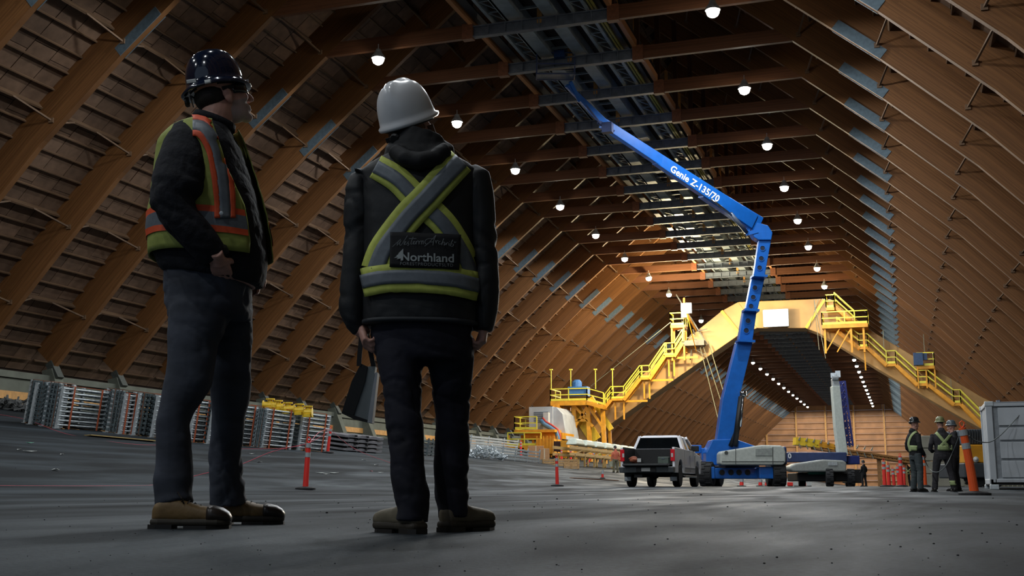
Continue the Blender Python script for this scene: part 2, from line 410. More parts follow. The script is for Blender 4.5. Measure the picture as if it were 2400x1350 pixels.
for sg in(-1,1):
    m_=MB(); curved_beam(m_,BOT,DEP,.27,0,sg,0); put('rafter',m_,GL,proto)
    put('tie_beam',tie_mb(*( (3.3,10.9) if sg>0 else (-10.9,-3.3)),ZT,ZT+.62,.22),GLT,proto)
    # steel splice plates on the faces of the rafter
    p,d=along(BOT,17.0); nn=Vector((-d.y,d.x)); m_=MB()
    for yy in(-.15,.15):
        a=p-d*1.15+nn*.0; b=p+d*1.15+nn*.0
        q=[(sg*v.x,yy-.015,v.y) for v in(a-nn*.02,b-nn*.02,b+nn*.42,a+nn*.42)]
        m_.prism(q,(0,.03,0))
    put('splice_plate',m_,PLATE,proto)
    m_=MB(); m_.box((sg*3.3,0,ZT+.3),(.5,.34,.72)); put('tie_bracket',m_,mat('bracket_wood',(126,78,50),.6,var=.2),proto)
put('steel_tie',steel_tie_mb(),STEEL,proto,label='dark steel middle tie')
m_=MB(); m_.beam((0,0,ZT+.3),(0,0,28.3),.12,.2); 
put('king_post',m_,LUMB,proto)
for sg in(-1,1):
    m_=MB(); m_.beam((sg*3.25,0,ZT+.6),(sg*3.25,0,25.5),.16,.24); put('hanger_post',m_,GLT,proto)
# knee braces: thin rods from the deep purlins to the lower half of the rafter
def brace_mb(sg,k,side):
    p,d=along(TOP,k*PS-.3); nn=Vector((-d.y,d.x)); a=p-nn*.3; b=p-nn*1.05
    m_=MB(); m_.beam((sg*a.x,side*1.75,a.y),(sg*b.x,side*.17,b.y),.07,.07); m_.box((sg*b.x,side*.17,b.y),(.2,.08,.2)); return m_
braces=[(sg,k,side) for sg in(-1,1) for k in range(2,NP,5) for side in(-1,1)]
bm_={}
for b in braces:
    o=put('knee_brace',brace_mb(*b),PURL,proto); bm_[b]=o
base_kids=list(proto.children); allb=MB()
for b in braces:
    m_=brace_mb(*b); allb.add(m_.v,m_.f)
allb_me=None
ONES='first second third fourth fifth sixth seventh eighth ninth tenth eleventh twelfth thirteenth fourteenth fifteenth sixteenth seventeenth eighteenth nineteenth'.split()
TENS={2:('twentieth','twenty-'),3:('thirtieth','thirty-'),4:('fortieth','forty-'),5:('fiftieth','fifty-'),6:('sixtieth','sixty-')}
def ordinal(k):
    if k<20: return ONES[k-1]
    return TENS[k//10][0] if k%10==0 else TENS[k//10][1]+ONES[k%10-1]
def arch_label(r,n):
    q=proj(Vector((XC,Y0+n*BAY,ZT)))
    if q and q[1]>0:
        k=n-N_FIRST+1; r['label']='laminated timber arch whose dark steel tie is %s from the top of the photo'%ordinal(k)
    else: r['label']='one of the nearest laminated timber arches, its steel tie above the photo'
N_FIRST=min(n for n in NF if (lambda q:q and q[1]>0)(proj(Vector((XC,Y0+n*BAY,ZT)))))
arch_label(proto,0)
for n in NF:
    if n==0: continue
    r=proto.copy(); COL.objects.link(r); r.location=(XC,Y0+n*BAY,0); arch_label(r,n)
    for ch in base_kids:
        if ch.name.startswith('knee_brace') and not(-8<=n<=16): continue
        c=ch.copy(); COL.objects.link(c); c.parent=r
    if not(-8<=n<=16):
        if allb_me is None: allb_me=mesh_from('knee_braces',allb,PURL)
        c=D.objects.new('knee_braces',allb_me); COL.objects.link(c); c.parent=r; c['kind']='stuff'
# ------------------------------------------------------------------ steel conveyor gallery along the ridge
gal=thing('conveyor_gallery','grey steel conveyor gallery running the length of the roof above the ties','conveyor gallery',(XC,Y0,ZT+.6))
ya,yb=-25,296
def run(name,u,w_,h,z,m,label=None):
    m_=MB(); m_.span((XC+u-w_/2,ya,z),(XC+u+w_/2,yb,z+h)); obj(name,m_,m,gal,label=label)
for sg in(-1,1):
    run('edge_beam',sg*3.15,.2,.35,ZT+.6,mat('gallery_timber',(180,124,76),.6,var=.2,scale=3,aniso=(1,.1,1)),'orange timber edge beam')
    run('walkway_rail',sg*1.5,.14,.3,ZT+.62,GALL); run('walkway_rail',sg*2.15,.14,.3,ZT+.62,GALL)
run('box_girder',-1.15,.75,.6,ZT+.62,GALL); run('box_girder',.5,.6,.6,ZT+.62,GALL)
run('conduit',2.36,.09,.1,ZT+.66,mat('old_yellow_pipe',(150,140,60),.6,var=.3)); run('conduit',2.5,.09,.1,ZT+.66,MATS['old_yellow_pipe']); run('cable_tray',2.78,.16,.2,ZT+.66,BLACKP); run('cable_tray',-2.7,.4,.06,ZT+.7,BLACKP)
m_=MB(); k=0; y=ya
while y<170:
    for u in(-1.82,1.82):
        m_.box((XC+u,y,ZT+.74),(.6,.06,.06)); m_.beam((XC+u-.3,y,ZT+.75),(XC+u+.3,y+1.2,ZT+.75),.05,.05)
    m_.box((XC-.3,y+.4,ZT+.9),(1.1,.08,.1)); y+=1.22
o=obj('lacing',m_,GALL,gal); o['kind']='stuff'
m_=MB(); m_.span((XC-2.9,ya,ZT+1.55),(XC+2.9,yb,ZT+1.6)); 
for u in(-2.4,2.4): m_.span((XC+u-.06,ya,ZT+2.6),(XC+u+.06,yb,ZT+2.7))
obj('upper_deck',m_,mat('gallery_deck',(70,58,50),.8,var=.3),gal)
# ------------------------------------------------------------------ high-bay lamps in two rows under the ties
def lamp(loc,label,first=None):
    pass
lp=thing('high_bay_lamp','round white high-bay lamp in the left row hung under the ties','lamp',(XC-7.5,44.85,19.1),group='left row of high-bay lamps')
m_=MB(); m_.lathe((0,0,0),[(.1,.45),(.16,.3),(.3,.1),(.31,.02),(.26,.0)],16); m_.tube([(0,0,.45),(0,0,.7)],.02,6); put('housing',m_,GALV,lp)
m_=MB(); m_.lathe((0,0,0),[(.25,.02),(.26,-.08),(.21,-.19),(.11,-.26),(.01,-.28)],16); put('lens',m_,LENS,lp)
cnt=0
for side,x,y0,z in((-1,-21.45,44.85,19.1),(1,-6.3,43.98,18.95)):
    for k in range(-6,26):
        y=y0+9.75*k; 
        sd_='left' if side<0 else 'right'; lb=('white high-bay lamp, %s from the top in the %s row'%(ordinal(k+1),sd_)) if k>=0 else 'white high-bay lamp of the %s row outside the photo'%sd_; gp='%s row of high-bay lamps'%('left' if side<0 else 'right')
        if side==-1 and k==0: r=lp; r.location=(x,y,z); r['label']=lb
        else:
            if k<-3: r=None
            else: r=copy_tree(lp,(x,y,z),None,lb,gp)
        if k<=14 or k%2==0:
            ld=D.lights.new('lamp_light','SPOT'); ld.spot_size=R(179); ld.spot_blend=.15; ld.energy=LAMP_W*(1 if k<=8 else 1.5 if k<=14 else 3.6); ld.color=(.92,.97,1) if k<8 else (1,.9,.76); ld.shadow_soft_size=.28
            lo=D.objects.new('lamp_light',ld); COL.objects.link(lo)
            if r: lo.parent=r; lo.location=(0,0,-.34)
            else: lo.location=(x,y,z-.2)
# ------------------------------------------------------------------ portal machine across the hall
PY=110.
def PP(x,y,Y=PY): return onY(x,y,Y)
portal=thing('portal_reclaimer','huge cream and yellow steel portal spanning the hall with stairs up both legs','portal machine',(XC,PY,0))
# box girder outline in the hall's cross-section (X,Z)
def girder(name,quad,y0,y1,m,label=None):
    m_=MB(); q=[Vector((a,y0,b)) for a,b in quad]; m_.prism(q,(0,y1-y0,0)); o=obj(name,m_,m,portal,label=label,fixn=True); bevel(o,.05); return o
girder('portal_leg',[(-34.2,2.9),(-31.8,1.7),(-27.2,5.9),(-14.1,14.4),(-12.5,14.9),(-14.2,17.5),(-15.8,16.7)],110,112.6,CREAM)
girder('top_girder',[(-12.5,14.9),(-8,14.7),(-6.5,17.4),(-14.2,17.5)],110,112.6,CREAM)
girder('portal_leg',[(-8,14.7),(-6.9,14.2),(-1.7,10.6),(3.2,7.3),(9.6,3.2),(9.6,6.3),(6.7,8.0),(-2.2,14.2),(-5.6,17.3),(-6.5,17.4)],110,112.6,CREAM)
m_=MB(); 
for a,b in(((-14.1,14.4),(-15.8,16.7)),((-8,14.7),(-6.2,17.3))): m_.beam((a[0],109.93,a[1]),(b[0],109.93,b[1]),.25,.12,up=Vector((0,1,0)))
obj('splice_flange',m_,YEL,portal)
m_=MB(); d_=Vector((-27.2+20.7,0,5.9-10.1)).normalized()
for t in(0,1.9):
    c=Vector((-29.4,109.9,6.1))-d_*t; n_=Vector((d_.z,0,-d_.x)); 
    m_.beam(c-n_*1.9+Vector((0,0,0)),c+n_*1.9,.5 if t else 1.2,.25,up=Vector((0,1,0)))
obj('leg_collar',m_,YEL,portal)
def railing(name,pts,par,m=RAILY,h=1.15,sp=1.35,r=.055,toe=True):
    m_=MB()
    for a,b in zip(pts,pts[1:]):
        a=Vector(a);b=Vector(b);n=max(1,int((b-a).length/sp))
        for i in range(n+1):
            p=a.lerp(b,i/n); m_.beam(p,p+ZV*h,r*1.6,r*1.6)
        for k in(.5,1.0): m_.beam(a+ZV*h*k,b+ZV*h*k,r*1.7,r*1.7)
        if toe: m_.beam(a+ZV*.1,b+ZV*.1,.03,.2)
    return obj(name,m_,m,par)
def platform(p0,p1,y0,y1,z,par,th=.28,legs=0):
    m_=MB(); m_.span((p0,y0,z-th),(p1,y1,z)); obj('deck',m_,YELO,par)
    railing('railing',[(p0,y1,z),(p0,y0,z),(p1,y0,z),(p1,y1,z)],par)
def stair(a,b,par,w_=.9):
    a=Vector(a);b=Vector(b); m_=MB()
    for s in(0,w_): m_.beam(a+Vector((0,s,-.15)),b+Vector((0,s,-.15)),.09,.32)
    obj('stringer',m_,YELO,par)
    m_=MB(); n=int(abs(b.z-a.z)/.25)+1
    for i in range(n+1):
        p=a.lerp(b,i/n); m_.box((p.x,p.y+w_/2,p.z),(.3,w_,.04))
    o=obj('treads',m_,YELO,par); o['kind']='stuff'
    for s in(0,w_): railing('railing',[a+Vector((0,s,0)),b+Vector((0,s,0))],par,toe=False)
# left stairs climb the leg with landings
yl=108.4
def S(x,y): p=PP(x,y,yl); return p
L=[S(1418,952),S(1432,934),S(1462,934),S(1500,885),S(1522,885),S(1558,832),S(1580,832),S(1600,800)]
for i in range(0,len(L)-1):
    a,b=L[i],L[i+1]
    if i%2==0: stair(a,b,portal)
    else:
        z=(a.z+b.z)/2; m_=MB(); m_.span((a.x,yl,z-.2),(b.x,yl+.9,z)); obj('landing',m_,YELO,portal); railing('railing',[(a.x,yl,z),(b.x,yl,z)],portal)
        m_=MB()
        for dx in(a.x+.3,b.x-.1): m_.beam((dx,yl+.45,z-.2),(dx,yl+.45,z-2.0),.14,.14)
        m_.beam((a.x,yl+.5,z-.25),(b.x+2.2,yl+.5,z-.25),.16,.2); obj('landing_bracket',m_,YELO,portal)
# left top platform and lamp tower
a=PP(1571,762,yl); b=PP(1604,762,yl); platform(a.x,b.x,yl,yl+1.6,a.z,portal)
m_=MB()
for x in(a.x+.1,b.x-.1): m_.beam((x,yl+.2,a.z-.2),(x,yl+.2,a.z-3.4),.16,.16); m_.beam((x,yl+1.4,a.z-.2),(x,yl+1.4,a.z-2.6),.16,.16)
m_.beam((a.x,yl+.2,a.z-2.8),(b.x,yl+.2,a.z-.6),.09,.09); m_.beam((b.x,yl+.2,a.z-.2),(b.x,yl+.2,a.z+2.6),.18,.18)
obj('tower_post',m_,YELO,portal)
m_=MB(); 
for k in range(16):
    p=PP(1612+random.uniform(-8,26),770+random.uniform(-20,50),109.3); q=p+Vector((random.uniform(-1.2,1.2),random.uniform(-.4,.4),random.uniform(-1.2,1.2))); m_.beam(p,q,.09,.09)
p=PP(1625,805,109); m_.box(p,(2.2,1,.5)); p=PP(1640,760,109.4); m_.beam(p+Vector((-2.2,0,3)),p+Vector((.7,0,-2)),.12,.12)
obj('hoist_frame',m_,mat('hoist_grey',(88,86,78),.6,.3,var=.2),portal)
# left lower platform with its braced support tower
a=PP(1290,940,107.5); b=PP(1376,940,107.5); c=PP(1420,950,108.4)
m_=MB(); m_.span((a.x,107.5,a.z-.45),(b.x,111,a.z)); m_.beam((b.x,108.4,a.z-.25),(c.x,108.4,c.z-.25),2.0,.35); obj('deck',m_,YELO,portal)
railing('railing',[(a.x,111,a.z),(a.x,107.5,a.z),(b.x,107.5,a.z),(c.x,107.5,c.z)],portal)
m_=MB(); zf=floor_z(-30,110)
for x in(1318,1345,1378,1412):
    t=PP(x,948,108.6); m_.beam(t,(t.x+.2,108.6,floor_z(t.x,108)),.38,.38); m_.beam((t.x,111,t.z),(t.x+.2,111,floor_z(t.x,110)),.3,.3)
for (x0,y0),(x1,y1) in(((1300,950),(1345,1030)),((1345,950),(1390,1000)),((1345,1005),(1378,950)),((1378,950),(1412,1000)),((1300,948),(1318,985)),((1318,985),(1378,985))):
    m_.beam(PP(x0,y0,108.5),PP(x1,y1,108.5),.2,.24)
obj('support_tower',m_,YELO,portal)
m_=MB()
for k in range(9):
    p=PP(1302+2.6*k,955+7*k,107.4); m_.box(p,(.9,.7,.06))
m_.beam(PP(1298,950,107.2),PP(1326,1016,107.2),.08,.3); m_.beam(PP(1306,948,107.2),PP(1334,1014,107.2),.08,.3)
obj('access_stair',m_,YELO,portal)
m_=MB(); p=PP(1357,918,108.2); m_.box(p,(1.9,1.2,.9)); m_.lathe(p+Vector((-.2,0,.4)),[(.5,0),(.5,.5),(.3,.75)],12); obj('drive_motor',m_,mat('motor_blue',(60,110,170),.5),portal)
m_=MB()
for x in(1292,1338,1396,1436): p=PP(x,912,107.8); m_.beam(p,p+ZV*1.9,.07,.07); m_.box(p+ZV*1.9,(.3,.15,.12))
obj('light_mast',m_,RAILY,portal)
# right stairs run down on top of the right leg, with platforms
yr=108.6
def SR(x,y): return PP(x,y,yr)
a=PP(1927,762,yr-1); b=PP(2034,762,yr-1); platform(a.x,b.x,yr-1.2,yr+1.2,a.z,portal,th=.35)
m_=MB()
for x in(a.x+.2,a.x+2.5,b.x-.4):
    m_.beam((x,yr-.9,a.z-.3),(x,yr-.9,a.z-2.6),.18,.18)
for x in(a.x+.2,a.x+1.2): m_.beam((x,yr-.9,a.z-2.5),(x+1.3,yr-.9,a.z-.4),.1,.1)
m_.beam((b.x-.4,yr-.9,a.z-.3),(b.x-.4,yr-.5,a.z-4.2),.12,.12)
obj('platform_bracket',m_,YELO,portal)
a=PP(1937,722,yr); b=PP(1956,722,yr); platform(a.x,b.x,yr-.4,yr+1,a.z,portal)
stair(SR(1956,714),SR(2003,757),portal)
RS=[SR(1962,772),SR(2014,812),SR(2034,812),SR(2078,852),SR(2100,852),SR(2150,898),SR(2176,898),SR(2236,944),SR(2252,944),SR(2304,996)]
for i in range(len(RS)-1):
    a,b=RS[i],RS[i+1]
    if i%2==0: stair(a,b,portal)
    else:
        z=(a.z+b.z)/2; m_=MB(); m_.span((a.x,yr,z-.25),(b.x,yr+.9,z)); obj('landing',m_,YELO,portal); railing('railing',[(a.x,yr,z),(b.x,yr,z)],portal)
a=PP(2150,858,yr); b=PP(2190,858,yr); platform(a.x,b.x,yr-.2,yr+1.2,a.z,portal)
m_=MB()
for x in(a.x,(a.x+b.x)/2,b.x): m_.beam((x,yr,a.z),(x,yr,a.z-2.0),.12,.12)
obj('platform_bracket',m_,YELO,portal)
m_=MB(); p=PP(2152,842,yr-.1); m_.box(p,(.8,.8,1.1)); m_.box(p+Vector((.55,0,.2)),(.4,.5,.6)); obj('control_cabinet',m_,mat('cabinet_blue',(36,66,104),.5),portal)
m_=MB()
for x,y in((2072,820),(2167,830),(2231,935)): p=PP(x,y,yr); m_.beam(p,p+ZV*1.8,.06,.06)
for x0,y0,x1,y1 in((1908,702,1920,820),(1918,702,1897,765),(1908,702,1935,840)): m_.beam(PP(x0,y0,109.5),PP(x1,y1,109.5),.05,.05)
for x0,y0,x1,y1 in((1640,810,1690,1010),(1648,812,1704,985),(1660,800,1708,960)): m_.beam(PP(x0,y0,109),PP(x1,y1,105),.06,.06)
m_.beam(PP(1385,905,108),PP(1572,755,108),.05,.05)
obj('stay_cable',m_,mat('cable_steel',(120,118,96),.5,.4),portal)
# flood lamps of the portal
def flood(px,py,Y,w_,h_,power,label,aim,col=(1,.82,.5),strength=55,off=1.2):
    p=PP(px,py,Y); t=thing('flood_lamp',label,'lamp',p)
    m_=MB(); m_.box((0,.22,0),(w_+.15,.4,h_+.15)); put('housing',m_,STEEL,t)
    m_=MB(); m_.box((0,0,0),(w_,.06,h_)); put('lens',m_,mat('flood_lens',(255,244,214),.4,var=0,emit=((255,240,200),strength)),t)
    ld=D.lights.new('flood_light','POINT'); ld.energy=power; ld.color=col; ld.shadow_soft_size=.5
    lo=D.objects.new('flood_light',ld); COL.objects.link(lo); lo.parent=t; lo.location=aim
    return t
flood(1818,745,109.2,2.2,1.5,260,'big glaring square flood lamp on the middle of the portal beam','x' and (0,-1.3,.3))
flood(1608,722,103.8,.8,.8,8500,'small glaring flood lamp on top of the left stair tower of the portal',(-.2,-1.6,-.3))  # set forward of its tower so that it lights the leg face
flood(1603,738,106.6,.4,.3,1500,'lower small flood lamp on the left stair tower of the portal',(-.6,-.8,-.4))
# grey electrical house, lower yellow platform
eh=thing('electrical_house','pale grey boxy house on the yellow base left of the portal stairs','machine house',PP(1278,1012,104))
b=[PP(1240,1012,104),PP(1296,1015,104),PP(1320,1035,108)]
m_=MB(); x0,x1=PP(1240,1000,104).x,PP(1295,1000,104).x; z0,z1=PP(1240,1016,104).z,PP(1240,954,104).z
m_.prism([(x0,104,z0),(x1,104,z0),(x1,104,z1),(x0,104,z1)],(0,5.,0)); obj('house_shell',m_,GREYC,eh)
m_=MB(); m_.prism([(x1,104.2,z0-.6),(x1+1.3,104.2,z0-.6),(x1+.9,104.2,z1-.7),(x1+.3,104.2,z1-.05),(x1,104.2,z1-.05)],(0,4.5,0)); obj('side_cover',m_,GREYC,eh)
m_=MB()
for k in range(6): m_.span((x0+.5,103.93,z0+1.0+.18*k),(x0+1.9,103.99,z0+1.1+.18*k))
obj('louvre',m_,STEEL,eh)
m_=MB(); m_.span((x0+1.6,103.3,z0-.3),(x0+2.1,103.9,z0+1.9)); obj('cable_box',m_,WHITEP,eh)
m_=MB(); q=[PP(1268,985,103),PP(1276,994,103),PP(1290,1002,103),PP(1304,1012,103),PP(1309,1026,103),PP(1311,1050,103)]; m_.tube(q,.22,8); obj('blue_hose',m_,mat('hose_blue',(84,124,160),.5),eh,smooth=True)
m_=MB(); m_.tube([v+Vector((.15,0,.22)) for v in q],.1,6); obj('red_hose',m_,mat('hose_red',(190,70,60),.5),eh,smooth=True)
yb=thing('yellow_base_frame','yellow steel base with railings and boxes at the foot of the left portal leg','machine base',PP(1260,1030,103))
def bx(name,px0,py0,px1,py1,Y,dep,m,par,label=None):
    a=PP(px0,py1,Y); b=PP(px1,py0,Y); m_=MB(); m_.span((a.x,Y,a.z),(b.x,Y+dep,b.z)); return obj(name,m_,m,par,label=label)
bx('deck',1205,1006,1300,1014,102,5,YELO,yb); bx('base_beam',1228,1014,1318,1030,103,4,YELO,yb); bx('base_beam',1190,1044,1262,1050,101,3,YELO,yb)
a=PP(1206,1006,102); b=PP(1258,1006,102); railing('railing',[(a.x,107,a.z),(a.x,102,a.z),(b.x,102,b.z)],yb)
a=PP(1190,1044,101); b=PP(1268,1044,101); railing('railing',[(a.x,101,a.z),(b.x,101,b.z)],yb)
bx('drive_housing',1256,1028,1296,1064,100,3,YELO,yb); bx('open_cabinet',1314,1032,1330,1060,98,2,YELO,yb); bx('motor_box',1228,1046,1252,1056,99,1.5,YELO,yb)
bx('cabinet_shade_block',1298,1034,1313,1058,98.5,2,mat('opening_shade',(60,34,24),.8),yb)  # solid block; its dark colour stands in for shade inside the cabinet
m_=MB()
for px_a in(1192,1224,1250,1290,1310): 
    p=PP(px_a,1020,103.5); m_.beam(p,(p.x,p.y,floor_z(p.x,p.y)),.22,.22)
for k in range(7): p=PP(1258+8*k,1040,99.8); m_.beam(p+ZV*-.8,p+ZV*.7,.07,.07)
obj('base_leg',m_,YELO,yb)
# covered conveyor with a row of pale rounded hoods
cv=thing('hooded_conveyor','low yellow conveyor with a row of pale rounded hoods behind the pickup','conveyor',(-22,86,floor_z(-22,86)))
m_=MB(); Y=79.5
k=0
while Y<108:
    p=Vector((-22,Y,3.42)); m_=MB(); w2=1.15
    L0,L1=1.3,.85
    m_.hexa([p+Vector(v) for v in((-.42,-L0,-.42),(.42,-L0,-.42),(.42,L0,-.42),(-.42,L0,-.42),(-.3,-L1,.03),(.3,-L1,.03),(.3,L1,.03),(-.3,L1,.03))]); o=obj('conveyor_hood',m_,mat('hood_grey_green',(196,204,190),.6,var=.1),cv,fixn=True); bevel(o,.12,3); Y+=2.9
m_=MB()
for z in(2.75,2.3): m_.beam((-22+.6,76,z),(-22+.6,109,z),.12,.2); m_.beam((-22-.6,76,z),(-22-.6,109,z),.12,.2)
for i in range(12):
    y=77+i*2.7
    for s in(-.6,.6): m_.beam((-22+s,y,2.3),(-22+s,y,floor_z(-22,y)),.12,.12)
    m_.beam((-21.4,y,2.3),(-21.4,y+2.7,2.75),.07,.07)
obj('conveyor_frame',m_,mat('frame_tan',(214,176,108),.6),cv)

m_=MB(); a_=onY(1608,728,103.8); m_.beam(a_+Vector((0,.4,-.2)),a_+Vector((0,5.2,-1.2)),.12,.16); m_.beam(a_+Vector((0,.4,-.2)),a_+Vector((0,5.0,-3.2)),.07,.07); obj('added_lamp_arm',m_,YELO,portal)  # added arm, carries the lamp set forward to light the leg
# ------------------------------------------------------------------ blue articulated boom lift
DL=60.
def Q(x,y,d=DL): return atH(x,y,d)
lift=thing('boom_lift','tall bright blue articulated boom lift reaching up to the ridge gallery','boom lift',GH(1745,DL))
gz=floor_z(lift.location.x,lift.location.y)
def wheel(par,c,r,w_,ang,m_rim=WHITEP,name='wheel',n=24,lugs=True):
    ax=Vector((math.cos(ang),math.sin(ang),0)); m_=MB()
    m_.lathe(Vector(c)-ax*w_/2,[(r*.6,0),(r*.94,.0),(r,w_*.12),(r,w_*.88),(r*.94,w_),(r*.6,w_)],n,ax)
    if lugs:
        fwd=ax.cross(ZV)
        for k in range(n):
            g=2*math.pi*k/n; d_=fwd*math.cos(g)+ZV*math.sin(g)
            m_.box(Vector(c)+d_*r*1.0+ax*(w_*.2 if k%2 else -w_*.2),(w_*.5,.09*r/.55,.07),Matrix((ax,d_.cross(ax),d_)).transposed())
    o=obj(name,m_,RUBBER,par)
    m_=MB(); m_.lathe(Vector(c)-ax*w_*.46,[(.02,w_*.1),(r*.2,w_*.1),(r*.25,w_*.2),(r*.5,w_*.3),(r*.62,0),(r*.62,w_*.92),(r*.5,w_*.7),(r*.2,w_*.8),(.02,w_*.8)],16,ax); obj('rim',m_,m_rim,o,smooth=False)
    return o
ang=YAW+R(22)
for px,d in((1658,58.4),(1826,58.2),(1678,62),(1812,61.6)):
    g=GH(px,d); wheel(lift,(g.x,g.y,floor_z(g.x,g.y)+.6),.6,.62,YAW-R(4) if px>1700 else YAW-R(25),m_rim=BLUE)
def bb(name,x0,y0,x1,y1,d0,dep,m,par,bev=.04,label=None):
    "block whose front face covers a photo rectangle at distance d0"
    a=Q(x0,y1,d0); b=Q(x1,y1,d0); c=Q(x1,y0,d0); e=Q(x0,y0,d0); z0,z1=(a.z+b.z)/2,(c.z+e.z)/2
    q=[Vector((v.x,v.y,z)) for v,z in((a,z0),(b,z0),(b,z1),(a,z1))]; m_=MB(); m_.prism(q,HD*dep); o=obj(name,m_,m,par,label=label,fixn=True)
    if bev: bevel(o,bev)
    return o
cf=bb('chassis',1664,1097,1812,1122,58.6,3.0,BLUE,lift)
m_=MB()
for x in(1692,1713,1732,1752): m_.lathe(Q(x,1107,58.57),[(.14,0),(.14,-.02),(.01,-.02)],14,HD)
obj('chassis_hole_shade',m_,BLACKP,cf)  # black discs stand in for the shade inside the chassis holes
for px0,px1 in((1650,1676),(1780,1818)):
    bb('axle_arm',px0,1094,px1,1122,58.0,3.8,BLUE,lift)
bb('slew_ring',1700,1088,1780,1098,58.9,1.8,BLACKP,lift)
m_=MB(); pts=[(1655,1060),(1670,1030),(1722,1028),(1772,1046),(1772,1090),(1655,1090)]
m_.prism([Q(x,y,59.1) for x,y in pts],HD*1.4); o=obj('turntable',m_,BLUE,lift,fixn=True); bevel(o,.05)
# counterweight hood
m_=MB(); pts=[(1688,1088),(1688,1062),(1694,1057),(1770,1045),(1785,1043),(1830,1044),(1838,1048),(1842,1060),(1842,1084),(1836,1090),(1694,1090)]
m_.prism([Q(x,y,57.6) for x,y in pts],HD*1.1); o=obj('engine_hood',m_,mat('hood_white',(188,194,188),.5,var=.1),lift,fixn=True); bevel(o,.12,3); hood=o
m_=MB(); m_.prism([Q(x,y,57.56) for x,y in((1771,1052),(1810,1050),(1810,1068),(1771,1068))],HD*.06); obj('grille',m_,mat('grille_grey',(150,156,152),.6),hood)
m_=MB(); m_.lathe(Q(1702,1061,57.6),[(.09,.0),(.09,-.03),(.01,-.03)],12,HD); m_.prism([Q(x,y,57.56) for x,y in((1724,1052),(1725,1052),(1725,1088),(1724,1088))],HD*.06);m_.prism([Q(x,y,57.56) for x,y in((1811,1048),(1812,1048),(1812,1088),(1811,1088))],HD*.06); m_.prism([Q(x,y,57.56) for x,y in((1692,1081),(1838,1081),(1838,1082),(1692,1082))],HD*.06); obj('hood_seam',m_,mat('seam_dark',(70,74,72),.6),hood)
bb('counterweight',1836,1046,1846,1090,57.9,2.2,NAVY,lift,bev=.1)
bb('ground_control',1620,1043,1645,1062,60.5,.6,BLUE,lift)
bb('blue_boom_foot',1645,1050,1690,1078,60.2,.8,BLUE,lift)
# riser stages (front faces given in photo columns)
def stage(name,prof,d0,dep,m=BLUE,par=lift):
    l=[Q(a,y,d0) for y,a,b in prof]; r=[Q(b,y,d0) for y,a,b in prof]
    m_=MB(); 
    f=[]; n=len(prof); vs=l+r+[p+HD*dep for p in l]+[p+HD*dep for p in r]
    for i in range(n-1):
        f+= [(i,i+1,n+i+1,n+i),(2*n+i,3*n+i,3*n+i+1,2*n+i+1),(i,2*n+i,2*n+i+1,i+1),(n+i,n+i+1,3*n+i+1,3*n+i)]
    f+= [(0,n,3*n,2*n),(n-1,3*n-1,4*n-1,2*n-1)]
    m_.add(vs,f); o=obj(name,m_,m,par,fixn=True); bevel(o,.03); return o
s1=stage('riser_stage',[(1072,1674,1734),(1026,1681,1722),(933,1694,1733),(800,1728,1765)],59.2,.75)
s2=stage('riser_stage',[(805,1730,1763),(728,1743,1774)],59.27,.6)
s3=stage('riser_stage',[(735,1746,1774),(648,1763,1793)],59.33,.48)
s4=stage('riser_stage',[(655,1765,1791),(560,1779,1808)],59.38,.4)
def holes(par,pts,d,r=.15):
    for x,y in pts:
        m_=MB(); m_.lathe(Q(x,y,d),[(r,0),(r,-.05),(r*.78,-.05),(r*.78,-.01)],18,HD,cap=False); o=obj('hole_ring',m_,BLUE,par)
        m_=MB(); m_.lathe(Q(x,y,d),[(r*.78,-.015),(.005,-.016)],18,HD); obj('hole_shade_disc',m_,mat('hole_shade',(16,30,54),.5),par)  # solid dark disc; the shade inside the hole is put into its colour
holes(s2,[(1753,752),(1749,775)],59.27,.17); holes(s3,[(1769,675),(1765,697),(1760,718)],59.33,.16); holes(s4,[(1787,582),(1784,606),(1780,628)],59.38,.16)
m_=MB()
for y,x0,x1 in((800,1727,1766),(728,1742,1776),(648,1762,1795)): m_=MB(); m_.beam(Q(x0,y,59.15),Q(x1,y+2,59.15),.9,.12); obj('stage_collar',m_,BLUE,lift)
m_=MB(); m_.tube([Q(1722,1046,58.9),Q(1737,930,58.9)],.14,10); m_.tube([Q(1712,1046,59),Q(1731,1000,59)],.12,10); obj('lift_cylinder',m_,BLACKP,lift,smooth=True)
m_=MB(); m_.tube([Q(1735,1000,58.85),Q(1742,925,58.85)],.07,10); m_.box(Q(1742,922,58.9),(.3,.3,.25)); obj('cylinder_rod',m_,CHROME,lift,smooth=True)
# knuckle
m_=MB(); pts=[(1778,562),(1808,562),(1811,545),(1800,528),(1775,521),(1766,524),(1761,543),(1768,556)]
m_.prism([Q(x,y,59.2) for x,y in pts],HD*.7); o=obj('knuckle',m_,BLUE,lift,fixn=True); bevel(o,.04)
m_=MB(); m_.prism([Q(x,y,59.15) for x,y in((1762,502),(1768,506),(1754,552),(1747,546))],HD*.12); m_.prism([Q(x,y,59.15) for x,y in((1747,543),(1776,538),(1778,545),(1750,552))],HD*.12); m_.prism([Q(x,y,59.85) for x,y in((1762,502),(1768,506),(1754,552),(1747,546))],HD*.12); obj('link_plate',m_,BLUE,lift,fixn=True)
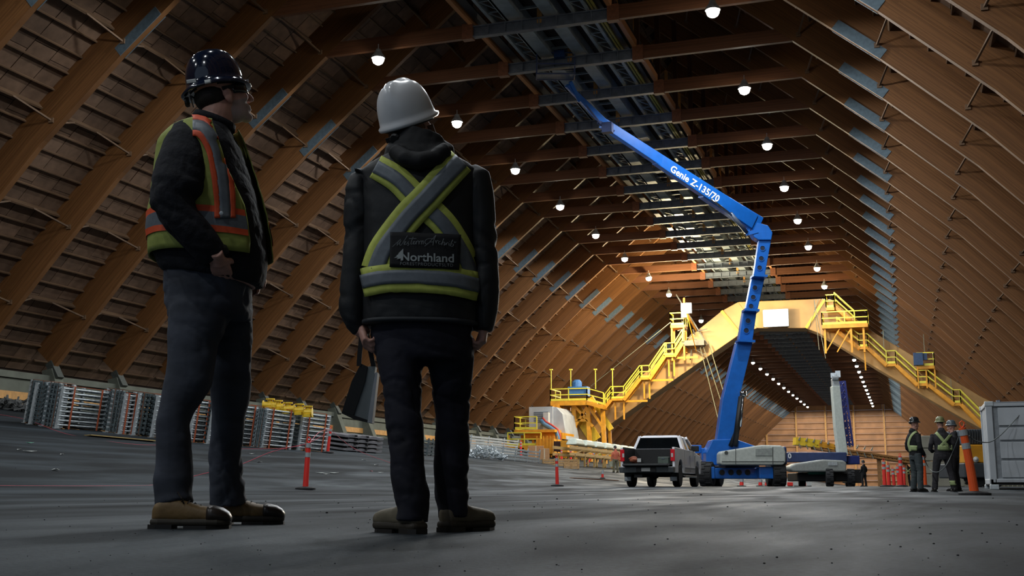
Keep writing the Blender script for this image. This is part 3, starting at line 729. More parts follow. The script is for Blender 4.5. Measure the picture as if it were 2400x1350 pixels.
# primary boom, comes towards the camera as it rises
def seg(name,x0,y0,d0,w0,x1,y1,d1,w1,dep,m=BLUE,par=lift):
    a=Q(x0,y0,d0);b=Q(x1,y1,d1); d_=(b-a).normalized(); n_=(-HD-d_*(-HD).dot(d_)).normalized(); u=d_.cross(n_).normalized()
    if u.z<0: u=-u
    h0=w0*d0/2740; h1=w1*d1/2740; q=[]
    for P,h in((a,h0),(b,h1)):
        q+= [P+u*h/2,P-u*h/2,P-u*h/2-n_*dep,P+u*h/2-n_*dep]
    m_=MB(); m_.hexa(q); o=obj(name,m_,m,par,fixn=True); bevel(o,.025); return o,a,b,d_,n_,u
b1=seg('boom_stage',1782,528,59.3,42,1655,447,57.8,35,.55)
b2=seg('boom_stage',1770,520,59.05,36,1545,372,56.3,28,.5)
b3=seg('boom_stage',1560,381,56.5,27,1418,288,54.4,23,.42)
o,_,_,_,_,_=seg('jib',1428,296,54.4,17,1332,200,52.9,11,.3)
seg('jib_arm',1360,238,53.4,9,1338,192,52.8,9,.2)
m_=MB(); m_.tube([Q(1402,285,54.2),Q(1438,310,54.4)],.12,8); m_.box(Q(1424,300,54.2),(.5,.4,.5)); m_.tube([Q(1408,290,54),Q(1372,245,53.6)],.05,6); obj('jib_pivot',m_,NAVY,lift)
m_=MB(); m_.tube([Q(1712,500,58.2),Q(1750,545,58.9)],.11,10); obj('boom_cylinder',m_,mat('cylinder_grey',(96,106,124),.4,.3),lift,smooth=True)
m_=MB(); m_.tube([Q(1667,467,57.5),Q(1715,504,58.2)],.06,10); obj('cylinder_rod',m_,CHROME,lift,smooth=True)
# work basket at the tip
p=Q(1302,180,52.3); m_=MB()
for dx in(-.9,.9):
    for dy in(-.4,.4): m_.beam(p+RT*dx+HD*dy,p+RT*dx+HD*dy+ZV*1.05,.05,.05)
for z in(0,.5,1.05):
    for s in(-.4,.4): m_.beam(p+RT*-.9+HD*s+ZV*z,p+RT*.9+HD*s+ZV*z,.05,.05)
    for s in(-.9,.9): m_.beam(p+RT*s-HD*.4+ZV*z,p+RT*s+HD*.4+ZV*z,.05,.05)
bk=obj('work_basket',m_,NAVY,lift)
m_=MB(); m_.prism([p-RT*.9-HD*.4,p+RT*.9-HD*.4,p+RT*.9+HD*.4,p-RT*.9+HD*.4],ZV*.06); obj('basket_floor',m_,STEEL,bk)
m_=MB(); m_.box(p+RT*.2-HD*.3+ZV*1.0,(.5,.3,.35)); obj('control_box',m_,mat('control_blue',(30,60,110),.5),bk)
def text_mesh(s,size,P,xd,yd,m,name,par,ext=.004,shear=0,align='LEFT',bold=0,spacing=1):
    cu=D.curves.new('txt','FONT'); cu.body=s; cu.size=size; cu.extrude=ext; cu.shear=shear; cu.align_x=align; cu.offset=bold; cu.space_character=spacing; cu.resolution_u=3
    o=D.objects.new('txt',cu); COL.objects.link(o); bpy.context.view_layer.update()
    me=D.meshes.new_from_object(o); D.objects.remove(o)
    zd=xd.cross(yd).normalized(); M=Matrix((xd.normalized(),yd.normalized(),zd)).transposed().to_4x4(); M.translation=P-world_of(par)
    me.transform(M); me.materials.clear(); me.materials.append(m); r=D.objects.new(name,me); COL.objects.link(r); r.parent=par; return r
WTXT=mat('white_lettering',(240,242,242),.5,var=0)
o,a,b,d_,n_,u=b2
P=Q(1573,397,56.6)
# put the lettering on the front face of the stage
tt=(P-a).dot(d_); base=a+(b-a).normalized()*0
f0=Q(1574,391,56.6); f1=Q(1664,450,57.75); xd=-d_; yd=n_.cross(xd).normalized()
pl=a; 
f0=f0+n_*((pl-f0).dot(n_)+.02); 
text_mesh('Genie Z-135/70',.49,f0-yd*.22,xd,yd,WTXT,'lettering',o,ext=.006,bold=.012,spacing=1.03)
# ------------------------------------------------------------------ second lift with white boom
l2=thing('telescopic_lift','second boom lift with white mast and long navy deck right of the blue lift','boom lift',GH(1920,72))
def b2b(name,x0,y0,x1,y1,d0,dep,m,bev=.05,par=None): return bb(name,x0,y0,x1,y1,d0,dep,m,par or l2,bev)
bm2=b2b('deck_boom',1846,1060,1986,1083,70.5,1.0,NAVY)
p=Q(1847,1074,70.4); text_mesh('0',.42,p,RT,ZV,WTXT,'lettering',bm2,bold=.01)
m_=MB(); pts=[(1850,1100),(1852,1092),(1866,1086),(1930,1077),(1978,1079),(1985,1085),(1984,1106),(1860,1106)]
m_.prism([Q(x,y,68.6) for x,y in pts],HD*1.3); o=obj('engine_hood',m_,mat('hood_grey',(150,154,150),.5,var=.12),l2,fixn=True); bevel(o,.12,3)
m_=MB(); m_.prism([Q(x,y,68.55) for x,y in((1942,1083),(1963,1083),(1963,1091),(1942,1091))],HD*.06); obj('hood_plate',m_,GALV,o)
b2b('chassis',1870,1108,1990,1128,69.5,2.6,BLACKP); b2b('green_tank',1896,1104,1942,1112,69.2,.5,mat('tank_green',(26,112,92),.5)); b2b('slew_base',1900,1104,1990,1110,70,2,BLACKP)
b2b('rear_body',1984,1068,2016,1088,71,1.6,mat('body_violet',(40,52,120),.5)); b2b('rear_frame',1990,1100,2022,1132,71,1.5,BLACKP)
for px,d in((1945,68.6),(1880,72.5),(1990,72.5),(1995,69.5)): g=GH(px,d); wheel(l2,(g.x,g.y,floor_z(g.x,g.y)+.5),.5,.42,YAW-R(10),m_rim=STEEL)
def lean(name,prof,d0,dep,m,par): return stage(name,prof,d0,dep,m,par)
mast=lean('white_mast',[(1066,1966,1988),(1000,1958,1979),(905,1951,1969)],70.6,.55,mat('mast_white',(206,214,206),.5,var=.1),l2)
lean('mast_head',[(908,1953,1970),(888,1951,1966)],70.7,.4,GALV,l2)
m_=MB(); m_.box(Q(1954,880,70.7),(.35,.3,.3)); m_.box(Q(1964,877,70.7),(.3,.3,.4)); m_.tube([Q(1950,885,70.6),Q(1964,885,70.6)],.15,8); obj('sheave_head',m_,GALV,l2)
# blue lattice boom behind
m_=MB(); A=[Q(1966,895,73),Q(1980,893,73)]; B=[Q(1984,1045,73),Q(1999,1045,73)]
for k,(a,b) in enumerate(zip(A,B)):
    for dd in(0,.7): m_.beam(a+HD*dd,b+HD*dd,.1,.1)
for i in range(9):
    t0,t1=i/9,(i+1)/9
    for dd in(0,.7):
        m_.beam(A[0].lerp(B[0],t0)+HD*dd,A[1].lerp(B[1],t1)+HD*dd,.06,.06); m_.beam(A[1].lerp(B[1],t0)+HD*dd,A[0].lerp(B[0],t1)+HD*dd,.06,.06); m_.beam(A[0].lerp(B[0],t0)+HD*dd,A[1].lerp(B[1],t0)+HD*dd,.06,.06)
obj('lattice_boom',m_,mat('lattice_blue',(62,70,140),.5),l2)
# ------------------------------------------------------------------ yellow sloping conveyor beyond the lifts
sc=thing('sloping_conveyor','long brown and yellow conveyor boom sloping down to the right beyond the lifts','conveyor',GH(1990,84))
def cb(name,x0,y0,x1,y1,w_,h_,m,d=84): 
    m_=MB(); m_.beam(Q(x0,y0,d),Q(x1,y1,d),w_,h_); return obj(name,m_,m,sc)
cb('yellow_end',1862,1034,1918,1041,1.0,.55,YEL); cb('boom_box',1915,1041,1962,1050,1.0,.4,YELO)
for dy in(-3,4): cb('truss_chord',1905,1047+dy,2140,1082+dy,1.0,.13,mat('truss_brown',(150,106,58),.6,var=.2))
m_=MB()
for i in range(26):
    x=1905+i*9; y=1047+(x-1905)*.149; m_.beam(Q(x,y-3,84),Q(x+9,y+5,84),.9,.06); m_.beam(Q(x,y-3,84),Q(x,y+4,84),.9,.06)
o=obj('truss_web',m_,MATS['truss_brown'],sc)
m_=MB()
for i in range(11):
    x=1872+i*17; y=1036+(x-1872)*.14; m_.beam(Q(x,y+4,83.4),Q(x+5,y+15,83.4),.07,.07); m_.beam(Q(x,y-4,83.4),Q(x+4,y-13,83.4),.12,.12,taper=.3)
obj('idler_bracket',m_,mat('idler_grey',(130,128,116),.6),sc)
m_=MB()
for x in(2060,2120): 
    t=Q(x,1075,84); m_=MB(); m_.beam(t,(t.x,t.y,floor_z(t.x,t.y)),.3,.3); obj('conveyor_leg',m_,MATS['truss_brown'],sc)
# ------------------------------------------------------------------ pickup truck
tr=thing('pickup_truck','silver-white crew-cab pickup truck seen from behind with tailgate down','truck',GH(1517,42.2),0)
tz=floor_z(tr.location.x,tr.location.y+3)-0.0; tr.location.z=tz
def T(name,mb,m,par=tr,bev=0,seg_=2,smooth=False,label=None):
    o=obj(name,mb,m,par,smooth=smooth,local=True,label=label,fixn=True)
    if bev: bevel(o,bev,seg_)
    return o
W_=1.0
def arch(cy,r,z0,n=9): return [(cy-r*math.cos(math.pi*i/(n-1)),z0+r*math.sin(math.pi*i/(n-1))) for i in range(n)]
low=.5
prof=[(.12,low)]+arch(1.3,.5,low)+arch(4.95,.5,low)+[(5.75,low),(5.88,.75),(5.85,1.12),(5.6,1.22),(4.55,1.33),(4.3,1.38),(.12,1.42)]
m_=MB()
for s in(-1,1):
    x0=s*W_; x1=s*(W_-.09); m_.prism([(x0,y,z) for y,z in prof],(x1-x0,0,0))
sides=T('body_side',m_,TRUCKW,bev=.02)
m_=MB(); m_.prism([(-.92,4.3,1.32),(-.92,5.6,1.2),(-.92,5.8,1.1),(-.92,5.8,.6),(-.92,4.3,.6)],(1.84,0,0)); T('bonnet',m_,TRUCKW)
m_=MB(); m_.span((-.95,2.05,.6),(.95,4.35,1.38)); T('cab_lower',m_,TRUCKW)
def frustum(b0,b1,z0,z1,t0,t1,wb,wt): return [(-wb,b0,z0),(wb,b0,z0),(wb,b1,z0),(-wb,b1,z0),(-wt,t0,z1),(wt,t0,z1),(wt,t1,z1),(-wt,t1,z1)]
m_=MB(); m_.hexa(frustum(2.08,4.62,1.38,1.86,2.32,3.95,.93,.74)); T('cab_glass',m_,GLASS)
m_=MB(); m_.hexa(frustum(2.28,4.0,1.84,1.94,2.5,3.85,.78,.66)); T('cab_roof',m_,TRUCKW,bev=.05,seg_=3)
m_=MB()
for s in(-1,1):
    for (yb_,yt) in((2.08,2.32),(4.6,3.93)): m_.beam((s*.93,yb_,1.36),(s*.745,yt,1.88),.09,.13,up=Vector((0,1,0)))
    m_.beam((s*.945,2.35,1.38),(s*.77,2.62,1.87),.05,.28,up=Vector((0,1,0))); m_.beam((s*.94,3.35,1.38),(s*.76,3.3,1.87),.05,.08,up=Vector((0,1,0)))
m_.beam((-.93,2.06,1.39),(.93,2.06,1.39),.05,.06)
T('window_pillar',m_,TRUCKW)
m_=MB(); m_.span((-.91,.15,.78),(.91,2.05,.84)); m_.span((-.91,1.98,.84),(.91,2.06,1.41)); m_.span((-.915,.15,.84),(-.88,2.0,1.43)); m_.span((.88,.15,.84),(.915,2.0,1.43)); T('bed_liner',m_,BLACKP)
m_=MB(); m_.span((-.82,-.42,.74),(.82,.13,.81)); T('tailgate',m_,mat('tailgate_dark',(44,46,48),.5),bev=.02)
m_=MB(); m_.hexa([(-1,-.12,.5),(1,-.12,.5),(1,.2,.5),(-1,.2,.5),(-1.0,-.16,.72),(1.0,-.16,.72),(1.0,.2,.72),(-1.0,.2,.72)]); bp=T('rear_bumper',m_,mat('bumper_grey',(112,116,118),.35,.6,var=.1),bev=.03)
m_=MB(); m_.span((-.36,-.19,.53),(.36,-.15,.7)); put('bumper_recess',m_,BLACKP,bp)
m_=MB(); m_.span((-.16,-.21,.55),(.16,-.185,.68)); put('number_plate',m_,WHITEP,bp)
for s in(-1,1):
    m_=MB(); x=s*.93; m_.span((x-.075,.08,.92),(x+.075,.14,1.34)); o=T('tail_lamp',m_,REDL,bev=.01)
    m_=MB(); m_.span((x-.02-s*.03,.07,1.06),(x+.05-s*.03,.09,1.2)); put('reversing_lens',m_,WHITEP,o)
m_=MB(); m_.span((-.13,2.46,1.88),(.13,2.52,1.925)); T('brake_lamp',m_,REDL)
m_=MB(); m_.span((.93,4.0,1.36),(1.22,4.12,1.58)); m_.span((.9,4.02,1.38),(1.0,4.08,1.44)); T('wing_mirror',m_,BLACKP,bev=.02)
m_=MB(); m_.span((-1.22,4.0,1.36),(-.93,4.12,1.58)); T('wing_mirror',m_,BLACKP,bev=.02)
m_=MB(); 
for y in(2.35,3.45): m_.span((1.0,y+.8,1.16),(1.03,y+1.0,1.19))
T('door_handle',m_,CHROME)
m_=MB(); 
for y in(2.12,3.3,4.4): m_.span((.99,y,.55),(1.004,y+.02,1.36))
m_.span((.99,2.1,.66),(1.012,4.4,.72)); T('door_seam',m_,mat('seam_grey',(120,122,130),.4),)
m_=MB(); m_.span((-.93,1.8,.36),(-.8,4.4,.42)); m_.span((.93,1.85,.34),(1.08,4.35,.42)); T('side_step',m_,CHROME,bev=.02)
m_=MB(); m_.span((-.8,.3,.45),(.8,5.6,.75)); m_.tube([(-.75,1.3,.42),(.75,1.3,.42)],.07,8); m_.lathe((0,1.3,.26),[(.02,0),(.16,.08),(.16,.24),(.02,.32)],10); m_.span((-.5,.1,.33),(-.2,.8,.45)); T('underbody',m_,BLACKP)
for s in(-1,1):
    for y in(1.3,4.95):
        c=Vector((s*.86,y,.4)); ax=Vector((1,0,0)); m_=MB(); m_.lathe(c-ax*.13,[(.24,0),(.38,0),(.405,.04),(.405,.22),(.38,.26),(.24,.26)],28,ax); o=T('wheel',m_,RUBBER)
        m_=MB(); m_.lathe(c+ax*s*.06,[(.25,-.1),(.25,.07),(.2,.02)],20,ax)
        for k in range(6):
            g=k*math.pi/3; m_.beam(c+ax*s*.09,c+ax*s*.09+Vector((0,math.cos(g),math.sin(g)))*.24,.05,.03,up=ax)
        put('rim',m_,CHROME,o)
    m_=MB(); m_.span((s*.98-.0,.62,.2),(s*.72,.66,.55)); o=T('mud_flap',m_,BLACKP)
    m_=MB(); m_.span((s*.97,.6,.22),(s*.74,.62,.36)); put('flap_plate',m_,GALV,o)
rb=thing('cardboard_and_rags','brown bundle with a white tag lying in the truck bed','bundle',tr.location+Vector((-.55,.5,.84)))
m_=MB(); 
for k in range(5): m_.ball((random.uniform(-.15,.15),random.uniform(-.1,.1),.08+.03*k),(.14,.12,.07),nu=8,nv=6)
put('rag_heap',m_,mat('rag_brown',(150,86,62),.8),rb); m_=MB(); m_.box((.18,-.1,.12),(.14,.03,.13)); put('white_tag',m_,WHITEP,rb)
bx2=thing('grey_tool_box','grey-green tool box at the front of the truck bed','tool box',tr.location+Vector((.33,1.5,.84)))
m_=MB(); m_.box((0,0,.13),(.4,.3,.26)); o=put('box_body',m_,mat('box_green_grey',(84,96,88),.6),bx2); bevel(o,.02); m_=MB(); m_.box((0,-.16,.2),(.12,.02,.03)); put('box_latch',m_,STEEL,bx2)
# ------------------------------------------------------------------ shipping container, machine and concrete blocks on the right
g=GH(2324,33); CXA=Vector((1,0,0)); CYA=Vector((0,1,0)); ct=thing('shipping_container','pale grey steel container standing at the right edge of the photo','container',g)
cx=RT; cy=HD; z0=g.z+.02
def CB(name,a,b,c,m,par=ct,bev=0,label=None): # a,b,c = ranges along right, depth, up from the near-left corner
    m_=MB(); q=[]
    for z in c:
        for (i,j) in((0,0),(1,0),(1,1),(0,1)): q.append(g+CXA*a[i]+CYA*b[j]+ZV*(z))
    m_.hexa(q); o=obj(name,m_,m,par,label=label,fixn=True)
    if bev: bevel(o,bev)
    return o
H=2.46
for a in((-.02,.16),(5.9,6.06)):
    for b in((0,.16),(2.28,2.44)): CB('corner_post',a,b,(.12,H),GREYC,bev=.02)
CB('top_rail',(-.02,6.06),(0,.1),(H-.13,H),GREYC,bev=.02); CB('bottom_rail',(.1,5.95),(0,.1),(.14,.3),GREYC,bev=.02)
CB('top_rail',(-.02,.08),(0,2.44),(H-.13,H),GREYC,bev=.02); CB('bottom_rail',(-.02,.08),(0,2.44),(.14,.3),GREYC,bev=.02)
zz=[.3,.83,1.35,1.76,2.33]
for i in range(4):
    for x0,x1 in((.2,2.0),(2.06,3.9),(3.96,5.85)): 
        o=CB('wall_panel',(x0+.1,x1),(.03,.06),(zz[i]+.03,zz[i+1]-.03),GREYC,bev=.015)
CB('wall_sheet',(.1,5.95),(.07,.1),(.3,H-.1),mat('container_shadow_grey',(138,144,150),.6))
for i in range(10): CB('side_rib',(.01,.05),(.2+.22*i,.32+.22*i),(.3,H-.13),GREYC)
CB('side_sheet',(.05,.08),(.1,2.4),(.3,H-.1),GREYC); CB('roof_sheet',(0,6),(0,2.4),(H-.03,H),GREYC); CB('floor_frame',(0,6),(0,2.4),(.12,.2),BLACKP)
for a in((-.04,.2),(5.86,6.1)):
    for b in((-.02,.18),(2.26,2.46)):
        for c in((0,.14),(H-.12,H+.02)): CB('corner_casting',a,b,c,GALV,bev=.02)
CB('gas_elbow',(.3,.4),(.3,.4),(H,H+.07),STEEL)
def cable(name,pts,r,m,label,cat):
    "smooth cable through points"
    P=[Vector(p) for p in pts]; out=[]
    for i in range(len(P)-1):
        p0=P[max(0,i-1)];p1=P[i];p2=P[i+1];p3=P[min(len(P)-1,i+2)]
        for k in range(6):
            t=k/6; out.append(.5*((2*p1)+(p2-p0)*t+(2*p0-5*p1+4*p2-p3)*t*t+(3*p1-p0-3*p2+p3)*t**3))
    out.append(P[-1]); m_=MB(); m_.tube(out,r,6); o=obj(name,m_,m,None,smooth=True); tag(o,label,cat); return o
CABM=mat('grey_cable',(112,118,118),.6)
cable('hanging_cable',[Q(2272,1022,20.3),Q(2290,1034,24),Q(2320,1036,31),Q(2345,1020,32.5),Q(2372,992,32.7),Q(2400,960,32.8),Q(2425,930,32.9)],.014,CABM,'grey cable running from the big orange delineator across the container face','cable')
cable('slack_cord',[Q(2166,1073,29.2),Q(2174,1092,29.4),Q(2186,1105,28.6),Q(2202,1105,28.4),Q(2218,1090,28.2),Q(2235,1055,28.0),Q(2252,1012,24),Q(2262,996,20.2)],.011,CABM,'slack grey cord looping in front of the workers to the big orange delineator','cord')
mc=thing('yellow_loader','yellow and dark machine half hidden behind the shipping container','machine',GH(2290,40))
def mb_(name,x0,y0,x1,y1,d,dep,m): return bb(name,x0,y0,x1,y1,d,dep,m,mc,.04)
mb_('machine_body',2273,1042,2330,1085,39,2.2,YELO); mb_('engine_bay',2262,1085,2330,1120,38.8,2.4,mat('machine_dark',(58,62,66),.6)); mb_('ribbed_guard',2264,1006,2330,1041,39.4,2,mat('guard_blue_grey',(70,82,94),.6))
m_=MB()
for k in range(7): m_.beam(Q(2267+6*k,1007,39.35),Q(2267+6*k,1040,39.35),.04,.05)
obj('guard_rib',m_,MATS['machine_dark'],mc)
for px in(2290,2325): p=GH(px,39.2); wheel(mc,(p.x,p.y,p.z+.42),.42,.4,YAW+R(90),m_rim=YELO,name='wheel')
p=Q(2286,1077,38.9); m_=MB(); m_.lathe(p,[(.08,0),(.1,-.05),(.02,-.1)],12,HD); obj('work_lamp',m_,WHITEP,mc)
BLK=mat('concrete_block',(162,160,146),.85,var=.15,scale=2,bump=.2); first=None
for c_,px in enumerate((2176,2208,2240)):
    for r_ in range(4):
        if c_==2 and r_==3: continue
        p=GH(px,46); t=thing('concrete_block','pale concrete block, %s of the %s column in the stack behind the workers'%(('lowest','second from below','third from below','topmost')[r_],('left','middle','right')[c_]),'concrete block',(p.x,p.y,p.z+r_*.5),YAW,group='concrete blocks stacked behind the workers')
        m_=MB(); m_.box((0,0,.245),(.52,.52,.48)); o=put('block_body',m_,BLK,t); bevel(o,.03); m_=MB(); m_.box((0,0,.49),(.2,.12,.02)); put('lifting_lug',m_,STEEL,t)
        t['label']=t['label'].replace('topmost','topmost block')
# ------------------------------------------------------------------ delineators
def delineator(P,h,lean_,label,color,handle=True,sc=1.,group=None,r=.05,base=.2,rot=0):
    t=thing('delineator_post',label,'delineator',(P.x,P.y,P.z),rot,group)
    top=Vector(lean_)
    def C(z): k=z/h; return Vector((top.x*k*(.6+.4*k),top.y*k*(.6+.4*k),z))
    m_=MB(); m_.lathe((0,0,0),[(base,0),(base,.035),(base*.75,.06),(r*1.4,.07)],20); put('rubber_base',m_,RUBBER,t)
    m_=MB(); m_.tube([C(.05+ (h-.12-.05)*i/8) for i in range(9)],[r*(1.12-.22*i/8) for i in range(9)],14); po=put('post',m_,color,t)
    for z in(.66*h,.84*h):
        m_=MB(); m_.tube([C(z-.05),C(z+.05)],[r*1.04,r*1.03],14,cap=False); put('reflective_band',m_,REFL,po)
    if handle:
        m_=MB(); a=C(h-.12); m_.tube([a+Vector((0,0,0)),a+Vector((-.03,0,.04)),a+Vector((-.04,0,.085)),a+Vector((0,0,.12)),a+Vector((.04,0,.085)),a+Vector((.03,0,.04)),a],.012,6); put('grab_handle',m_,color,t)
    return t
big=GH(2283,20.1); big.z=floor_z(big.x,big.y)
delineator(big,1.27,RT*-.16,'large bright orange delineator post right of the standing workers',ORANGE,r=.07,base=.27)
delineator(GH(716,25),1.12,RT*.05,'red delineator post standing between the two foreground people',REDOR,r=.055,base=.22)
delineator(GH(1306,41),1.1,RT*-.02,'red delineator post in front of the pallets, left of the truck',REDOR,r=.055,base=.23)
delineator(G(768,1062),1.08,RT*.12,'red delineator post beside the rightmost bundle of metal frames',REDOR,r=.055,base=.25)
delineator(GH(2167,40),1.15,RT*.0,'orange delineator post showing between the standing workers',ORANGE,r=.08,base=.2)
for px,d,h,wh in((2074,48,1.15,'leftmost post of the red cluster left of the workers'),(2084,51,1.05,'second post from the left in the red cluster'),(2096,60,1.0,'short middle post of the red cluster left of the workers'),(2108,55,1.05,'fourth post from the left in the red cluster'),(2113,46,1.3,'tallest post of the red cluster left of the workers'),(2119,58,1.05,'rightmost post of the red cluster left of the workers')):
    delineator(GH(px,d),h,RT*random.uniform(-.06,.06),'red delineator, '+wh,REDOR,group='red delineator cluster',r=.075,base=.2)
for px,py,h,lab in((1221,1070,1.3,'pinkish-red delineator standing among the frames left of the yellow base'),(1316,1079,1.1,'red delineator behind the wooden pallet near the open yellow cabinet'),(1338,1082,1.1,'red delineator right of the open yellow cabinet'),(1413,1086,1.1,'red delineator just left of the worker in the orange vest')):
    delineator(G(px,py),h,RT*random.uniform(-.05,.05),lab,REDOR,r=.09,base=.25)
delineator(G(1376,1090),1.1,RT*.75+HD*.1,'red delineator leaning over to the right near the worker',REDOR,r=.09,base=.2)
delineator(G(1412,1122),.45,RT*.02,'tiny red marker post on the floor left of the truck',REDOR,handle=False,r=.06,base=.15)
for px,d,lab in((1738,75,'small red marker left under the blue lift chassis'),(1782,80,'small red marker in the middle under the blue lift chassis'),(1797,82,'small red marker right under the blue lift chassis'),(1888,84,'small red marker under the second lift')):
    delineator(GH(px,d),.5,RT*.03,lab,REDOR,handle=False,r=.12,base=.3)
ROPE=mat('pink_rope',(206,84,100),.7)
def rope(pts,label): cable('rope',pts,.007,ROPE,label,'rope')
t=GH(716,25)+ZV*.98+RT*.05
rope([G(-60,1138),G(100,1139),G(250,1139),G(360,1137),atH(420,1126,23.5),atH(470,1112,24),atH(560,1090,24.3),atH(640,1058,24.7),t],'pink rope rising from the floor at left to the red post between the two people')
rope([t,atH(750,1012,33),G(768,1062)+ZV*.95+RT*.1],'pink rope between the two red posts by the metal frames')
rope([G(-20,972)+ZV*.05,G(60,990)+ZV*.1,G(160,1018),G(300,1040),G(400,1044),G(550,1052),G(700,1058)+ZV*.2,G(768,1062)+ZV*.9+RT*.1],'pink rope lying along the floor in front of the stacked metal frames')
rope([G(768,1062)+ZV*.9+RT*.1,G(840,1068)+ZV*.2,G(980,1105),G(1060,1122)],'pink rope trailing on the floor right of the metal frames')
# ------------------------------------------------------------------ bundles of galvanised frames along the left
TILT=math.atan(.14)
def slope_frame(P,yaw):
    "axes on the sloping floor: along, depth, up"
    a=Vector((math.cos(yaw),math.sin(yaw),0)); n_=Vector((.139,0,.99)).normalized(); a=(a-n_*a.dot(n_)).normalized(); d_=n_.cross(a).normalized(); return a,d_,n_
def bundle(P0,P1,h,dep,label,dense=False,rows=9):
    a=(P1-P0); L_=a.length; a.normalize(); n_=Vector((.139,0,.99)).normalized(); a=(a-n_*a.dot(n_)).normalized(); d_=n_.cross(a).normalized()
    if d_.dot(HD)<0: d_=-d_
    t=thing('frame_bundle',label,'metal frames',P0,0,'bundles of galvanised frames along the left slope')
    def X(u,v,z): return a*u+d_*v+n_*z
    def bar(mb,p,q,w_,hh): mb.beam(p,q,w_,hh,up=n_)
    for u in(.06,L_-.06):
        for v in(0,dep):
            m_=MB(); m_.beam(X(u,v,0),X(u,v,h),.1,.1,up=a); m_.beam(X(u-.15,v,.0),X(u+.15,v,.0),.1,.025,up=n_); put('corner_post',m_,GALV,t)
    for r_ in range(rows):
        z=.13+(h-.2)*r_/(rows-1)
        m_=MB(); m_.tube([X(.02,-.03,z),X(L_-.02,-.03,z)],.03,8); m_.beam(X(.1,.03,z-.05),X(.34,.03,z-.05),.09,.09,up=n_); put('frame_tube',m_,GALV,t)
    m_=MB()
    for r_ in range(rows):
        z=.13+(h-.2)*r_/(rows-1)
        for v in(.25,.5,.75,1.0):
            if v<dep: m_.beam(X(.05,v,z),X(L_-.05,v,z),.05,.05,up=n_)
        for u in(.14,.3,L_-.3,L_-.14): m_.beam(X(u,.02,z-.04),X(u,dep,z-.04),.05,.09,up=n_)
    o=put('inner_frames',m_,mat('galv_dark',(104,116,120),.5,.5,var=.3,scale=8),t); o['kind']='stuff'  # darker galvanised tone puts the shade of the gaps into the inner frames
    if dense:
        m_=MB()
        for u in(.28,.55,.8):
            u*=L_; m_.beam(X(u,-.04,.05),X(u,-.04,h),.16,.03,up=a)
            for r_ in range(rows): m_.beam(X(u-.12,-.06,.13+(h-.2)*r_/(rows-1)),X(u+.12,-.06,.13+(h-.2)*r_/(rows-1)),.05,.08,up=n_)
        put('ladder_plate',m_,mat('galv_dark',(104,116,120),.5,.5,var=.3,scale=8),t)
    for u in(.22,.8):
        m_=MB(); u*=L_; m_.beam(X(u+.03,-.075,.0),X(u,-.075,h+.02),.03,.05 if not dense else .035,up=a)
        m_.beam(X(u,-.07,h+.02),X(u,dep+.05,h+.02),.05,.02,up=n_); put('strap',m_,mat('brown_strap',(112,78,62),.7) if dense else STRAP,t)
    m_=MB()
    for k in range(3): m_.beam(X(L_*(.15+.3*k),-.05,-.02),X(L_*(.15+.3*k),dep+.05,-.02),.09,.08,up=n_)
    put('timber_bearer',m_,LUMB,t)
    return t
spans=[((56,991),(96,998),1.48,1,'narrow end-on bundle of galvanised frames at the far left'),((97,999),(127,1003),1.5,1,'second narrow bundle of galvanised frames from the left'),((129,1004),(242,1010),1.42,0,'wide bundle of galvanised tubes with orange straps, left of the bearded person'),((246,1013),(275,1016),1.5,1,'narrow bundle of galvanised frames just right of the widest bundle'),((277,1017),(308,1019),1.42,0,'small tube bundle just left of the bearded person\'s leg'),((309,1020),(350,1023),1.5,1,'end-on bundle touching the bearded person\'s leg in view'),((352,1025),(420,1029),1.5,0,'bundle mostly hidden behind the bearded person\'s near leg'),((440,1036),(480,1038),1.5,0,'tube bundle seen between the bearded person\'s legs'),((484,1040),(528,1043),1.5,1,'end-on bundle behind the bearded person\'s far leg'),((545,1043),(590,1046),1.5,0,'tube bundle just right of the bearded person\'s far leg'),((593,1047),(608,1049),1.45,1,'thin dark bundle between two tube bundles at centre left'),((609,1049),(680,1054),1.5,0,'tube bundle under the yellow fittings, second from the right end'),((696,1055),(762,1060),1.5,0,'tube bundle at the right end of the row with red post in front')]
tops=[]
for (a,b,h,dense,lab) in spans:
    A=G(*a);B=G(*b); t=bundle(A,B,h,1.1,lab,dense=bool(dense)); tops.append((A,B,h))
for k,(px,py,w_) in enumerate(((633,948,26),(652,952,22),(675,957,24),(702,960,18),(722,965,16))):
    d_=(G(650,1052)-CAM).dot(HD)+.5; p=Q(px,py,d_-.0); A,B,h=tops[-2] if px<690 else tops[-1]
    n_=Vector((.139,0,.99)).normalized(); 
    bp=p; t=thing('yellow_fitting',('leftmost flanged','second','middle, longest','fourth','rightmost')[k]+' yellow flanged fitting lying on top of the metal frame bundles','pipe fitting',p,0,'yellow fittings on the frame bundles')
    s=.0175*w_/2; m_=MB(); m_.tube([-RT*s*1.1,RT*s*1.1],.13,10); put('barrel',m_,YEL,t)
    m_=MB(); 
    for e in(-1,1): m_.tube([RT*s*e*1.1,RT*s*e*1.2],.19,10)
    m_.tube([Vector((0,0,0)),Vector((0,0,.2))],.1,8); m_.tube([Vector((0,0,.2)),Vector((0,0,.25))],.18,8); m_.box((0,0,-.13),(.3,.3,.12)); put('flange',m_,YEL,t)
    t.location.z-=.02
